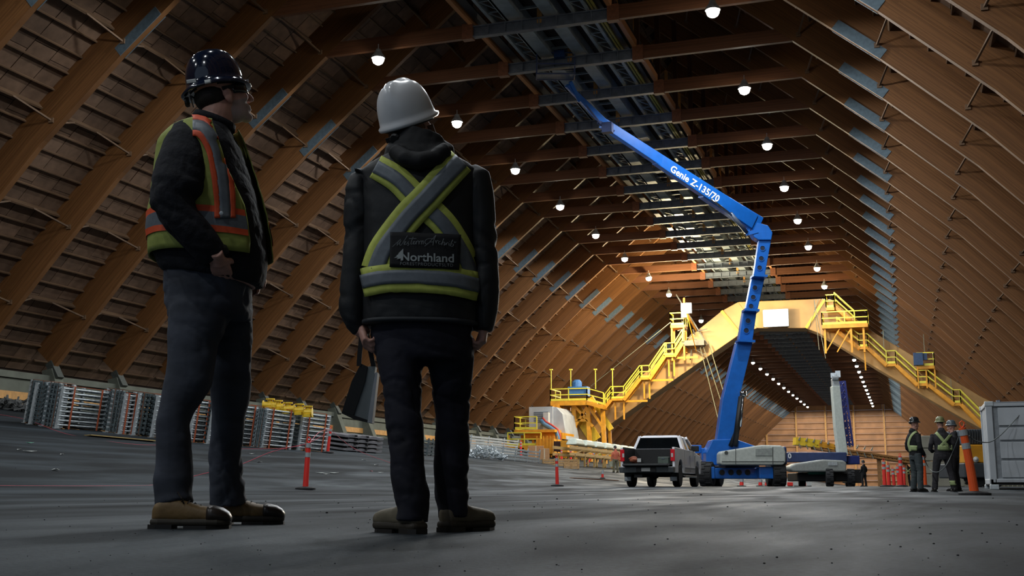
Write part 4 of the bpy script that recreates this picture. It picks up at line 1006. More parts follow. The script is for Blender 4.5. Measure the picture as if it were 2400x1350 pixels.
# corrugated deck sheets
DK=mat('deck_sheet',(150,150,156),.45,.5,var=.15,scale=6)
A=G(806,1058);B=G(896,1064); a=(B-A); L_=a.length; a.normalize(); n_=Vector((.139,0,.99)).normalized(); d_=n_.cross(a).normalized()
if d_.dot(HD)<0: d_=-d_
for k in range(4):
    t=thing('deck_sheet_stack',('lowest','second from below','third from below','topmost')[k]+' bundle of grey corrugated deck sheets right of the frames','deck sheets',A+n_*(.05+.19*k)-a*.1,0,'corrugated deck sheet bundles')
    m_=MB(); n=14; top=[]; 
    for i in range(n+1):
        u=L_*i/n; z=.13 if (i//2)%2 else .09; top.append((u,z))
    poly=[a*u+n_*z for u,z in top]+[a*(L_+.05)+n_*.03,a*(L_-.1),Vector((0,0,0))]
    m_.prism(poly,d_*1.1); put('sheet_profile',m_,DK,t)
    m_=MB(); 
    for u in(.25,.55): m_.beam(a*L_*u-d_*.02+n_*.05,a*L_*u-d_*.02+n_*.13,.16,.05,up=a)
    put('spacer_block',m_,BLACKP,t)['kind']='stuff'
    for u in(.1,.35,.6,.85): m_=MB(); m_.beam(a*L_*u-n_*.03,a*L_*u+d_*1.1-n_*.03,.08,.06,up=n_); put('bearer',m_,BLACKP,t)
# ladder-like frames and loose steel beyond, between the second person's legs and the yellow base
def flat_stack(P0,P1,lay,dep,label,name,m,grp):
    a=(P1-P0); L_=a.length; a.normalize(); d_=n_.cross(a).normalized()
    if d_.dot(HD)<0: d_=-d_
    t=thing(name,label,'metal frames',P0,0,grp)
    for k in range(lay):
        m_=MB(); z=.12+.2*k
        for v in(0,dep): m_.beam(a*0+d_*v+n_*z,a*L_+d_*v+n_*z,.09,.09,up=n_)
        for i in range(7): m_.beam(a*L_*i/6+n_*z,a*L_*i/6+d_*dep+n_*z,.05,.05,up=n_)
        put('frame_layer',m_,m,t)
    for i in(0,2,4,6): m_=MB(); m_.beam(a*L_*i/6+n_*.0,a*L_*i/6+n_*(.1+.2*lay),.07,.07,up=a); put('upright',m_,m,t)
flat_stack(G(1100,1062),G(1210,1067),6,1.4,'flat stack of pale frames right of the second person\'s legs','flat_frame_stack',GALV,None)
flat_stack(G(1176,1078),G(1262,1086),4,1.2,'lower flat stack of pale frames in front of the yellow base','flat_frame_stack',GALV,None)
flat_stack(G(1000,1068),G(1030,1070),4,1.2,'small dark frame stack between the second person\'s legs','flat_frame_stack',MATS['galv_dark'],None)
def heap(px,py,w_,h_,m,label,name,cat,n=60,s=.22):
    P=G(px,py); t=None; m_=MB()
    for k in range(n):
        u=random.uniform(-1,1); z=random.random()*(1-abs(u)**2)
        c=P+RT*u*w_/2+HD*random.uniform(-.5,.5)+ZV*(.05+z*h_); q=c+Vector((random.uniform(-s,s),random.uniform(-s,s),random.uniform(-s,s)*.7)); m_.beam(c,q,.07,.07); 
    m_.v=[v if v.z>floor_z(v.x,v.y)+.01 else Vector((v.x,v.y,floor_z(v.x,v.y)+.01)) for v in m_.v]
    o=obj(name,m_,m); tag(o,label,cat); o['kind']='stuff'; return o
heap(1136,1076,2.4,.75,GALV,'tangled heap of small galvanised couplers on pallets near the second person','coupler_heap','metal heap',n=260)
heap(1345,1073,1.6,.9,mat('tarp_grey',(150,156,160),.7),'grey and white heap of material beside the low conveyor','material_heap','heap',n=120,s=.35)
heap(1395,1075,2.6,.8,mat('hi_yellow_green',(190,184,50),.6),'yellow-green heap of parts under the hooded conveyor','parts_heap','heap',n=120,s=.35)
heap(28,962,2.0,.4,mat('dark_scrap',(84,86,86),.7),'dark heap of scrap at the far left edge','scrap_heap','heap',n=120,s=.35)
def crate(px,py,w_,h_,d_,label,m,name,cat,slats=True):
    P=G(px,py); t=thing(name,label,cat,P,YAW); th=math.atan(.13)
    if slats:
        for k in range(3):
            m_=MB(); m_.box((0,0,.06+k*h_/3),(w_,.05,h_/3-.05)); put('slat',m_,m,t); m_=MB(); m_.box((0,d_,.06+k*h_/3),(w_,.05,h_/3-.05)); put('slat',m_,m,t)
        n=max(3,int(w_/.5))
        for k in range(n):
            m_=MB(); m_.box((-w_/2+w_*k/(n-1),d_/2,h_/2),(.09,d_,h_)); put('block',m_,m,t)
    else:
        m_=MB(); m_.box((0,d_/2,h_/2),(w_,d_,h_)); o=put('box_body',m_,m,t); bevel(o,.03)
        m_=MB(); m_.box((0,-.01,h_/2),(.1,.03,h_)); m_.box((0,d_/2,h_+.005),(.1,d_,.02)); put('tape',m_,mat('pale_tape',(200,180,150),.6),t)
crate(1313,1092,2.3,.5,1.0,'long pale wooden pallet crate in front of the yellow base',WOODP,'wooden_crate','crate')
crate(1340,1099,.9,.35,.9,'small wooden pallet at the right end of the crate by the red post',WOODP,'wooden_crate','crate')
crate(1256,1074,1.3,1.0,.9,'brown cardboard box at left in front of the yellow base',CARD,'cardboard_box','box',False)
crate(1276,1078,.8,.9,.9,'narrower brown cardboard box right beside the larger one',CARD,'cardboard_box','box',False)
crate(1384,1078,1.5,.9,1.0,'orange-yellow steel bin near the leaning red delineator',YELO,'yellow_bin','bin',False)
crate(30,958,3.4,.3,1.2,'grey wooden pallet stack at the far left edge',mat('grey_pallet',(118,112,100),.8),'pallet','pallet')
# plank and litter on the floor
m_=MB(); a=G(205,1022);b=G(362,1036); m_.beam(a+ZV*.03,b+ZV*.03,.5,.03); o=obj('plywood_strip',m_,mat('pale_ply',(186,160,104),.7)); tag(o,'long pale strip of plywood lying on the floor left of the bearded person','plywood')
m_=MB(); a=G(1340,1121);b=G(1445,1127); m_.beam(a+ZV*.02,b+ZV*.02,.25,.03); o=obj('timber_plank',m_,mat('dull_timber',(140,96,70),.8)); tag(o,'dull brown timber plank lying on the floor left of the truck','plank')
LIT=mat('paper_scrap',(200,204,200),.7,var=.1)
sc_=[(45,1056,'white'),(70,1060,'white'),(145,1067,'white'),(590,1065,'white'),(632,1070,'white'),(608,1084,'white'),(853,1079,'white'),(882,1091,'white'),(753,1110,'white'),(765,1113,'white'),(780,1110,'white'),(892,1109,'white'),(870,1106,'pink'),(70,1040,'green'),(130,1103,'white')]
for k,(px,py,c_) in enumerate(sc_):
    p=G(px,py); m_=MB(); g_=random.uniform(0,3); s=random.uniform(.08,.2)
    q=[Vector((math.cos(g_+i*1.57)*s*(1 if i%2 else .5),math.sin(g_+i*1.57)*s*(1 if i%2 else .5),.015+.02*(i%2))) for i in range(4)]
    m_.prism([p+v for v in q],(0,0,.006)); o=obj('paper_scrap',m_,LIT if c_=='white' else mat('scrap_'+c_,(210,100,110) if c_=='pink' else (110,180,150),.7)); tag(o,'small %s scrap of litter on the dark floor %s'%(c_,'left of the bearded person' if px<350 else 'between the two people'),'litter','%s floor scraps %s'%(c_,'left' if px<350 else 'middle'))
m_=MB()
for k in range(240):
    px=random.uniform(-20,2420); py=1150+200*random.random()**1.1; p=onZ(px,py,0)
    if p.y>24: continue
    s=(.0004+.0007*random.random()**3)*max(.6,p.y)*(2.0 if random.random()<.04 else 1)
    m_.ball((p.x,p.y,floor_z(p.x,p.y)+s*.4),(s,s*random.uniform(.6,1),s*.7),nu=6,nv=4)
o=obj('grit',m_,mat('grit_dark',(34,35,36),.8),None); o['kind']='stuff'; o['label']='scattered dark grit and pebbles on the asphalt floor'; o['category']='grit'

for k,(px,c_) in enumerate(((1852,'red'),(1866,'white'),(1880,'red'),(1896,'white'))):
    p=GH(px,82); t=thing('barrier_board','low %s barrier board on the floor under the second lift, %s from the left'%(c_,ONES[k]),'barrier',p,YAW)
    m_=MB(); m_.box((0,0,.17),(.38,.06,.24)); put('board',m_,REDOR if c_=='red' else WHITEP,t); m_=MB(); m_.box((0,0,.025),(.3,.3,.05)); put('foot',m_,BLACKP,t)
# ------------------------------------------------------------------ people
from mathutils.bvhtree import BVHTree
def skin_mat(name,rgb,rough=.5):
    m=mat(name,rgb,rough,var=.12,scale=30,bump=.05); b=m.node_tree.nodes['Principled BSDF']; b.inputs['Subsurface Weight'].default_value=.15; b.inputs['Subsurface Radius'].default_value=(.02,.008,.004); return m
SKIN=skin_mat('skin',(216,164,146)); STUB=skin_mat('grey_stubble_skin',(198,174,166),.7)
FLEECE=mat('black_fleece',(25,27,34),.9,var=.35,scale=40,bump=.3); SHELLJ=mat('black_shell_fabric',(24,27,30),.62,var=.3,scale=12,bump=.15)
DENIM=mat('faded_black_denim',(62,67,78),.85,var=.42,scale=5,bump=.35,aniso=(1,1,1.8)); DENIM2=mat('dark_navy_denim',(26,27,40),.85,var=.4,scale=5,bump=.35,aniso=(1,1,1.8))
HIVIS=mat('hi_vis_lime',(196,206,96),.7,var=.1,scale=50); HIVISA=mat('hi_vis_faded_lime',(160,170,84),.75,var=.12,scale=30,bump=.1); HVO=mat('hi_vis_orange',(238,92,48),.6,var=.08,scale=50); SILV=mat('reflective_grey_tape',(112,120,128),.5,.1,var=.1,scale=60)
BOOTT=mat('tan_boot_leather',(124,98,58),.6,var=.2,scale=18,bump=.2); BOOTG=mat('grey_boot_leather',(112,104,86),.65,var=.2,scale=18,bump=.2); BOOTD=mat('dark_boot_rubber',(34,31,28),.55,var=.2); SOLEM=mat('boot_sole',(58,52,42),.65,var=.2)
HATB=mat('glossy_navy_hard_hat',(20,30,52),.12,var=.08,coat=.9); HATW=mat('white_hard_hat',(236,238,240),.28,var=.02,coat=.4)
HAIR=mat('dark_hair',(36,28,24),.7,var=.3,scale=60,aniso=(1,1,.1)); HAIRB=mat('brown_hair',(110,80,58),.6,var=.3,scale=60)
def V(px,py,d): return atH(px,py,d)
def mpp(px,py,d): return (V(px+1,py,d)-V(px,py,d)).length
def ringpts(C,sv,dv,n,e=2.2,slope=0):
    out=[]
    for k in range(n):
        g=2*math.pi*k/n; c,s=math.cos(g),math.sin(g)
        x=math.copysign(abs(c)**(2/e),c); y=math.copysign(abs(s)**(2/e),s)
        out.append(C+sv*x+dv*y-ZV*slope*x)
    return out
def flat(mb,rs,n=32,k=1.,e=2.3):
    R_=[]
    for r in rs:
        px,py,d,a,b=r[:5]; s=mpp(px,py,d); sl=(r[5]*s if len(r)>5 else 0)
        R_.append(ringpts(V(px,py,d),RT*a*s*k,HD*b*k,n,e,sl))
    mb.rings(R_[::-1]); return R_
def limb(mb,rs,n=20,k=1.,e=2.1):
    P=[V(*r[:3]) for r in rs]; R_=[]
    for i,r in enumerate(rs):
        t=(P[min(i+1,len(P)-1)]-P[max(i-1,0)]).normalized(); sd=t.cross(HD).normalized(); dp=sd.cross(t).normalized(); s=mpp(*r[:3])
        R_.append(ringpts(P[i],sd*r[3]*s*k,dp*r[4]*k,n,e))
    mb.rings(R_); return P
def fuse(mbs,vox,sm=2,name='tmp',fold=None):
    a=MB()
    for m_ in mbs: a.add(m_.v,m_.f)
    me=mesh_from(name,a,None); o=D.objects.new(name,me); COL.objects.link(o)
    r=o.modifiers.new('r','REMESH'); r.mode='VOXEL'; r.voxel_size=vox; r.use_smooth_shade=True
    if sm:
        s=o.modifiers.new('s','SMOOTH'); s.iterations=sm; s.factor=.5
    dg=bpy.context.evaluated_depsgraph_get(); ev=o.evaluated_get(dg); nm=D.meshes.new_from_object(ev,depsgraph=dg); D.objects.remove(o)
    if fold:
        nm.update(); co=[v.co.copy() for v in nm.vertices]; no=[v.normal.copy() for v in nm.vertices]
        for i,v in enumerate(nm.vertices): v.co=co[i]+no[i]*fold(co[i])
    nm.polygons.foreach_set('use_smooth',[True]*len(nm.polygons)); nm.update(); return nm
def link(name,me,m,parent,label=None):
    w0=world_of(parent); me.transform(Matrix.Translation(-w0))
    me.materials.clear(); 
    for q in (m if isinstance(m,(list,tuple)) else [m]): me.materials.append(q)
    o=D.objects.new(name,me); COL.objects.link(o); o.parent=parent
    if label: o['label']=label
    return o
def folds(amp,fx=5.,fz=13.,seed=0.,sharp=1.3,fine=.25):
    def f(p):
        q=Vector((p.x*fx+seed,p.y*fx,p.z*fz+p.x*fx*.8)); a=noise.noise(q); q2=Vector((p.x*fx*2.3+p.z*6+seed,p.y*fx*2,p.z*fz*1.7)); b=noise.noise(q2)
        c=noise.noise(Vector((p.x*3+seed*2,p.y*3,p.z*3))); g=max(0,min(1,.5+c*1.6)); cr_=(1-abs(a)*5) if abs(a)<.2 else 0; cb=(1-abs(b)*6) if abs(b)<.166 else 0; return -amp*g*(.75*cr_+.35*cb)+amp*.28*noise.noise(p*9)+amp*fine*.5*noise.noise(p*38)
    return f
def bvh_of(me_or_mb):
    if isinstance(me_or_mb,MB): return BVHTree.FromPolygons([tuple(v) for v in me_or_mb.v],me_or_mb.f)
    return BVHTree.FromPolygons([tuple(v.co) for v in me_or_mb.vertices],[tuple(p.vertices) for p in me_or_mb.polygons])
def smooth_line(pts,step=5):
    P=[Vector((p[0],p[1])) for p in pts]; W=[p[2] if len(p)>2 else None for p in pts]; out=[]
    for i in range(len(P)-1):
        p0=P[max(0,i-1)];p1=P[i];p2=P[i+1];p3=P[min(len(P)-1,i+2)]; n=max(2,int((p2-p1).length/step))
        for k in range(n):
            t=k/n; q=.5*((2*p1)+(p2-p0)*t+(2*p0-5*p1+4*p2-p3)*t*t+(3*p1-p0-3*p2+p3)*t**3); w_=None if W[i] is None else W[i]*(1-t)+W[i+1]*t
            out.append((q,w_))
    out.append((P[-1],W[-1])); return out
def drape(bv,pts,w_,off,m,name,par,d0,shift=0.,nc=5,step=5,thick=.0025):
    "cloth strip laid on the surface that the photo shows along a line of pixels"
    ln=smooth_line(pts,step); rows=[]
    for i,(q,wv) in enumerate(ln):
        a=ln[max(0,i-1)][0]; b=ln[min(len(ln)-1,i+1)][0]; t=(b-a).normalized(); nn=Vector((-t.y,t.x)); row=[]
        ww=wv if wv is not None else w_
        for k in range(nc):
            s=q+nn*(shift+ww*(k/(nc-1)-.5)); r=ray(s.x,s.y).normalized(); h=bv.ray_cast(CAM,r)
            if h[0] is None or abs((h[0]-CAM).dot(HD)-d0)>.5: row.append(None)
            else:
                n_=h[1]; 
                if n_.dot(r)>0: n_=-n_
                row.append(h[0]+(n_*.6-r*.4)*off)
        rows.append(row)
    m_=MB(); idx={}
    for i,row in enumerate(rows):
        for k,p in enumerate(row):
            if p is not None: idx[(i,k)]=len(m_.v); m_.v.append(p)
    for i in range(len(rows)-1):
        for k in range(nc-1):
            c=[(i,k),(i,k+1),(i+1,k+1),(i+1,k)]
            if all(x in idx for x in c): m_.f.append(tuple(idx[x] for x in c))
    if not m_.f: return None
    o=obj(name,m_,m,par,smooth=True); md=o.modifiers.new('thick','SOLIDIFY'); md.thickness=thick; md.offset=0; return o
def helmet(par,C,fwd,up,lx,ly,h,brim,m,full=True,name='hard_hat'):
    fwd=fwd.normalized(); up=(up-fwd*up.dot(fwd)).normalized(); lf=up.cross(fwd); n=48; R_=[]
    def pt(r,z,ex=0,dz=0,k=0,fr=0):
        g=2*math.pi*k/n; x=math.cos(g); y=math.sin(g)
        X=(lx*r+ex*(1+fr*max(0,x)))*x; Y=(ly*r+ex*(.75 if not full else 1))*y; Z=z+dz
        if r>.05 and z>.3*h:
            lat=abs(Y)
            Z+=(.007*math.exp(-(lat/.014)**2) + .004*math.exp(-((lat-.045)/.01)**2)) if full else .011*math.exp(-(lat/.024)**4)*min(1,max(0,(z/h-.3)*2))
        return C+fwd*X+lf*Y+up*Z
    exx=brim
    prof=[(.985,-.006,-.006,0),(1.0,0,exx,-.016 if full else -.006),(1.0,0,exx+.003,-.011 if full else -.002),(1.0,0.006,.012,.0),(1.0,.012,.002,.002)]
    fr=0 if full else 2.2
    for r,z,ex,dz in prof: R_.append([pt(r,z,ex,dz,k,fr) for k in range(n)])
    for i in range(1,13):
        t=i/12; z=h*math.sin(t*math.pi/2); r=max(.004,math.cos(t*math.pi/2)**.62 if t<1 else .004); R_.append([pt(r,z+.012*(1-t),0,0,k) for k in range(n)])
    m_=MB(); m_.rings(R_,cap=True); o=obj(name,m_,m,par,smooth=True,fixn=True)
    m_=MB(); rr=[[C+fwd*(lx*.9*math.cos(2*math.pi*k/n))+lf*(ly*.9*math.sin(2*math.pi*k/n))+up*z for k in range(n)] for z in(-.012,.02)]; m_.rings(rr,cap=False); s=obj('suspension_band',m_,BLACKP,o)
    m_=MB(); q=C-fwd*(lx*.98)-up*.035; m_.lathe(q,[(.0,0),(.02,0),(.022,.012),(.016,.02),(0,.02)],12,-fwd); m_.beam(q+lf*.05+fwd*.01,q-lf*.05+fwd*.01,.006,.018,up=up); obj('ratchet_knob',m_,BLACKP,o)
    return o
def head_mb(O,fwd,up,S=1.,ears=True):
    fwd=fwd.normalized(); up=(up-fwd*up.dot(fwd)).normalized(); lf=up.cross(fwd); M=Matrix((fwd,lf,up)).transposed(); m_=MB()
    def B(c,r): m_.ball(O+M@(Vector(c)*S),Vector(r)*S,M,nu=20,nv=14)
    B((-.012,0,.045),(.098,.076,.098)); B((.035,0,-.005),(.058,.062,.085)); B((.03,0,-.068),(.06,.054,.045)); B((.072,0,-.1),(.024,.026,.02)); B((.068,0,.045),(.026,.052,.045))
    B((.082,.026,.024),(.012,.022,.009)); B((.082,-.026,.024),(.012,.022,.009)); B((.066,.042,-.02),(.024,.02,.022)); B((.066,-.042,-.02),(.024,.02,.022))
    m_.tube([O+M@(Vector(p)*S) for p in((.086,0,.022),(.098,0,.004),(.11,0,-.014),(.114,0,-.026))],[.009*S,.010*S,.012*S,.012*S],10); B((.113,0,-.028),(.013,.012,.010)); B((.103,.011,-.032),(.010,.007,.007)); B((.103,-.011,-.032),(.010,.007,.007))
    B((.088,0,-.057),(.013,.024,.007)); B((.087,0,-.071),(.013,.022,.008)); B((.078,0,-.062),(.02,.03,.024))
    for s in(-1,1):
        if ears:
            c=O+M@(Vector((-.004,.079*s,-.006))*S); m_.ball(c,Vector((.019,.008,.032))*S,M@Matrix.Rotation(R(14)*s,3,'Z'),nu=14,nv=10); m_.ball(O+M@(Vector((.0,.073*s,-.03))*S),Vector((.012,.008,.013))*S,M)
    return m_,M,lf,up
def hand_mb(W,dirv,palmn,S=1.,curl=.6,thumb_side=1,tk=1.):
    "palm plus four bent fingers and a thumb, from wrist W along dirv; palmn points out of the back of the hand"
    d_=dirv.normalized(); n_=(palmn-d_*palmn.dot(d_)).normalized(); s_=d_.cross(n_)*thumb_side; m_=MB()
    m_.tube([W-d_*.03,W+d_*.01,W+d_*.03],[.026*S,.026*S,.03*S],12)
    R_=[]
    for t,w_,h_ in((0,.027,.02),(.03,.036,.018),(.06,.041,.016),(.085,.041,.014)):
        R_.append(ringpts(W+d_*t*S,s_*w_*S,n_*h_*S,16,2.4))
    m_.rings(R_)
    for i,(o_,L_,r_) in enumerate(((.030,.068,.0092),(.0105,.076,.0095),(-.010,.071,.0092),(-.029,.056,.008))):
        p=W+(d_*(.08-.004*abs(i-1))+s_*o_)*S; a=-.15; pts=[p-d_*.02*S,p]; q=p; dd=d_
        for j,l in enumerate((.44,.31,.25)):
            a+=curl*(.8 if j==0 else 1.1); dd=(d_*math.cos(a)-n_*math.sin(a)); q=q+dd*L_*l*S; pts.append(q)
        m_.tube(pts,[r_*1.1*S,r_*1.1*S,r_*S,r_*.95*S,r_*.8*S],10); m_.ball(pts[-1],r_*.8*S,nu=8,nv=6); m_.ball(pts[1],r_*1.2*S,nu=8,nv=6)
    p=W+(d_*.02+s_*.026)*S; t1=p+(d_*.028+s_*.024*tk-n_*.01/tk)*S; t2=t1+(d_*.03+s_*.008*tk-n_*.012)*S; t3=t2+(d_*.022-n_*.01)*S
    m_.tube([p,t1,t2,t3],[.014*S,.0125*S,.0105*S,.009*S],10); m_.ball(t3,.009*S,nu=8,nv=6)
    return m_
def boot(par,H,dirv,L_,m,ankle,cap=None,laces=True,S=1.,name='work_boot',hs=1.):
    d_=dirv.normalized(); s_=d_.cross(ZV).normalized(); k=L_/.3; up_=MB(); R_=[]
    for x,z0,z1,w_ in((-.002,.03,.07,.012),(.008,.022,.09,.03),(.03,.02,.105,.036),(.07,.02,.112,.038),(.11,.02,.106,.040),(.15,.02,.094,.043),(.19,.02,.083,.047),(.235,.02,.077,.049),(.265,.02,.071,.046),(.288,.022,.058,.035),(.298,.028,.045,.018)):
        z1=z0+(z1-z0)*(hs if z1>.084 else 1.0); R_.append(ringpts(H+d_*x*k+ZV*(z0+z1)/2,s_*w_*S,ZV*(z1-z0)/2,18,2.6))
    up_.rings(R_); sh=MB(); b0=H+d_*.065*k+ZV*.07
    sh.rings([ringpts(b0.lerp(ankle,t),s_*.034*S,d_*.04,18,2.2) for t in(0,.5,1)])
    me=fuse([up_,sh],.006,3,fold=folds(.0025,14,22,3.1)); o=link(name,me,m,par)
    sole=MB(); out=[(-.006,.014),(-.003,.03),(.03,.039),(.08,.037),(.12,.038),(.17,.046),(.22,.051),(.26,.048),(.287,.036),(.302,.014)]
    lo=[H+d_*x*k+s_*y*S for x,y in out]+[H+d_*x*k-s_*y*S for x,y in out[::-1]]; sole.prism([p+ZV*.010 for p in lo],ZV*.028)
    ob=obj('sole',sole,SOLEM,o,fixn=True); bevel(ob,.012,3)
    hl=MB(); q=[(-.012,.022),(.02,.04),(.085,.038),(.085,-.038),(.02,-.04),(-.012,-.022)]; hl.prism([H+d_*x*k+s_*y*S for x,y in q],ZV*.016); hl2=[(.13,.04),(.22,.052),(.30,.02),(.30,-.02),(.22,-.052),(.13,-.04)]; hl.prism([H+d_*x*k+s_*y*S for x,y in hl2],ZV*.012); obj('tread',hl,BOOTD,o,fixn=True)
    if cap:
        c=MB(); c.rings([ringpts(H+d_*x*k+ZV*(z0+z1)/2,s_*w_*S,ZV*(z1-z0)/2,18,2.6) for x,z0,z1,w_ in((.218,.018,.086,.052),(.24,.018,.083,.0515),(.267,.018,.077,.0475),(.29,.02,.063,.037),(.302,.026,.047,.018))]); q=obj('toe_cap',c,cap,o,smooth=True)
    if laces:
        l=MB()
        for i in range(5):
            x=(.095+.022*i)*k; z=.113-.008*i; c0=H+d_*x+ZV*z
            l.tube([c0-s_*.028-ZV*.008,c0+ZV*.004,c0+s_*.028-ZV*.008],.0032,6)
        c0=H+d_*.09*k+ZV*.12
        for s in(-1,1): l.tube([c0,c0+s_*.03*s+d_*.01+ZV*.012,c0+s_*.045*s+d_*.03-ZV*.01,c0+s_*.03*s+d_*.035-ZV*.03],.0028,6)
        obj('lace',l,mat('lace_dark',(40,32,26),.8),o)
    return o
# ======================= the bearded person in the dark blue hard hat
A=thing('person','bearded person in a dark blue hard hat and lime vest, hand in pocket','person',V(470,1236,4.5)*1.0); A.location.z=0
TOR=[(497,296,4.55,46,.10,12),(486,318,4.55,66,.17,6),(478,350,4.55,88,.215),(482,400,4.55,99,.225),(487,450,4.55,110,.225),(489,500,4.55,121,.22),(491,550,4.55,127,.215),(495,600,4.55,130,.21),(499,640,4.55,122,.20,10),(501,657,4.55,112,.19,17)]
tor=MB(); flat(tor,TOR)
NS=[(440,322,4.44,42,.08),(436,348,4.38,54,.09),(427,390,4.33,59,.092),(413,440,4.29,60,.092),(402,476,4.28,52,.085),(425,513,4.28,44,.075),(456,546,4.29,41,.07),(485,579,4.31,38,.065),(506,603,4.33,32,.05)]
nsl=MB(); limb(nsl,NS)
FS=[(462,322,4.68,42,.08),(486,400,4.79,52,.09),(548,500,4.84,48,.085),(580,570,4.78,42,.07),(592,628,4.72,34,.055)]
fsl=MB(); limb(fsl,FS)
colr=MB(); limb(colr,[(483,326,4.55,62,.11),(492,306,4.55,55,.088),(501,286,4.55,51,.078)])
me=fuse([tor,fsl,colr],.010,3,fold=folds(.008,4,8,1.7,fine=.1)); link('fleece_jacket',me,FLEECE,A)
me=fuse([nsl],.009,2,fold=folds(.016,6,10,5.2,fine=.08)); link('jacket_sleeve',me,FLEECE,A)
m_=MB(); limb(m_,[(500,590,4.335,34,.054),(508,606,4.335,33,.053)]); obj('sleeve_cuff',m_,SHELLJ,A,smooth=True)
m_=MB(); limb(m_,[(499,292,4.55,53,.083),(505,277,4.55,50,.079)]); o=obj('collar_edge',m_,FLEECE,A,smooth=True)
PEL=[(488,630,4.55,98,.165),(489,680,4.55,99,.185),(491,725,4.55,98,.185),(492,752,4.55,92,.17)]
NL=[(470,715,4.45,76,.10),(459,770,4.44,66,.1),(452,800,4.43,58,.095),(449,844,4.42,56,.09),(443,893,4.41,55,.085),(428,925,4.40,48,.08),(416,955,4.39,40,.075),(405,991,4.38,37,.07),(407,1040,4.38,41,.07),(408,1089,4.38,43,.07),(406,1125,4.37,46,.072),(405,1160,4.37,42,.07),(409,1186,4.36,46,.072)]
FL=[(522,720,4.64,68,.1),(535,770,4.66,58,.1),(540,820,4.68,51,.09),(540,893,4.7,49,.085),(540,942,4.72,44,.078),(536,972,4.73,38,.07),(533,1016,4.75,38,.07),(528,1065,4.77,38,.07),(531,1113,4.78,41,.07),(534,1160,4.79,42,.072),(535,1180,4.8,44,.072)]
pel=MB(); flat(pel,PEL); nl=MB(); limb(nl,NL); fl=MB(); limb(fl,FL)
me=fuse([pel,nl,fl],.010,3,fold=folds(.014,7,10,9.3,fine=.1)); jn=link('jeans',me,DENIM,A)
m_=MB(); 
for rs in(NL,FL):
    a=rs[-1]; m_2=MB(); limb(m_2,[(a[0],a[1]-9,a[2],a[3]+1.5,a[4]+.003),(a[0],a[1]+3,a[2],a[3]+1.5,a[4]+.003)]); None
# head
HO=V(518,223,4.55); hf=(RT*math.cos(R(28))+HD*math.sin(R(28))); pit_=R(20); hfw=hf*math.cos(pit_)+ZV*math.sin(pit_); hup=ZV*math.cos(pit_)-hf*math.sin(pit_)
hm,HM,hl_,hu_=head_mb(HO-HD*-.04,hfw,hup,1.0)
HO=HO+HD*.04
nk=MB(); nk.tube([HO+HM@Vector((-.025,0,-.03)),V(508,272,4.57),V(495,305,4.57)],[.062,.064,.075],18)
def shrink(f,rs,k): q=MB(); f(q,rs,k=k); return q
bp=[hm,nk,shrink(flat,TOR,.84),shrink(limb,NS,.7),shrink(limb,FS,.7),shrink(flat,PEL[:-1],.8),shrink(limb,NL,.72),shrink(limb,FL,.72)]
h1=hand_mb(V(510,604,4.31),V(526,664,4.43)-V(508,604,4.31),-HD,1.0,.28,-1,.35); h2=hand_mb(V(592,622,4.72),-ZV,HD,.95,.4,1)
for f_,d2 in((NL,4.36),(FL,4.8)): q=MB(); c=f_[-1]; q.tube([V(c[0],c[1]-20,c[2]),V(c[0]+8,c[1]+20,c[2]),V(c[0]+60,c[1]+32,c[2])],[.034,.028,.018],12); bp.append(q)
me=fuse(bp+[h1,h2],.0045,2); 
bd=link('body',me,[SKIN,STUB],A); w0=world_of(A)
Mi=HM.transposed()
for p in bd.data.polygons:
    q=Mi@(p.center+w0-HO)
    if -.2<q.z<-.03 and q.x>.0 and q.x<.14 and (q.z<-.045 or q.x<.095) and not(q.x>.098 and q.z>-.05): 
        if (q.x-.02)>(-.03-q.z)*-.6 and q.z>-.125: p.material_index=1
def HP(x,y,z): return HO+HM@Vector((x,y,z))
m_=MB(); m_.ball(HP(-.045,0,.012),(.074,.078,.062),HM,nu=24,nv=14); obj('hair',m_,HAIR,A,smooth=True)
for s in(-1,1):
    m_=MB(); m_.ball(HP(.076,.03*s,.008),.013,nu=12,nv=8); obj('eye',m_,mat('eye_white',(220,216,210),.2,var=0),A,smooth=True)
gm=MB(); rows=[]
for zz in(-.012,.003,.018,.026): rows.append([HP(.0+.108*math.cos(t),.082*math.sin(t),.006+zz) for t in [R(-78+156*i/24) for i in range(25)]])
gm.add([p for r in rows for p in r],[(i*25+k,i*25+k+1,(i+1)*25+k+1,(i+1)*25+k) for i in range(3) for k in range(24)])
gl=obj('safety_glasses',gm,mat('glasses_dark',(14,16,20),.12,var=0,coat=.6),A,smooth=True); md=gl.modifiers.new('t','SOLIDIFY'); md.thickness=.003
for s in(-1,1):
    m_=MB(); m_.beam(HP(.03,.082*s,.022),HP(-.02,.082*s,.022),.005,.014,up=hu_); obj('temple_arm',m_,BLACKP,gl)
HC=V(502,203,4.56)+HD*.03
hh=helmet(A,HC,(V(578,190,4.56)-V(425,226,4.56))+HD*.045,ZV,.118,.100,.160,.025,HATB,True)
cb_=BVHTree.FromObject(hh,bpy.context.evaluated_depsgraph_get()) if False else None
# reflective stickers and a head lamp clip on the hat
def hat_sticker(x0,y0,x1,y1,m,name='sticker'):
    me=hh.data; w1=world_of(hh); bv=BVHTree.FromPolygons([tuple(v.co+w1) for v in me.vertices],[tuple(p.vertices) for p in me.polygons]); return drape(bv,[(x0,y0),(x1,y1)],9,.002,m,name,hh,4.5,step=3,thick=.001)
hat_sticker(438,192,460,189,mat('sticker_grey',(170,176,176),.5)); hat_sticker(480,193,494,190,MATS['sticker_grey'])
m_=MB(); m_.box(HP(.118,0,.052),(.012,.03,.01),HM); obj('hat_clip',m_,GALV,hh)
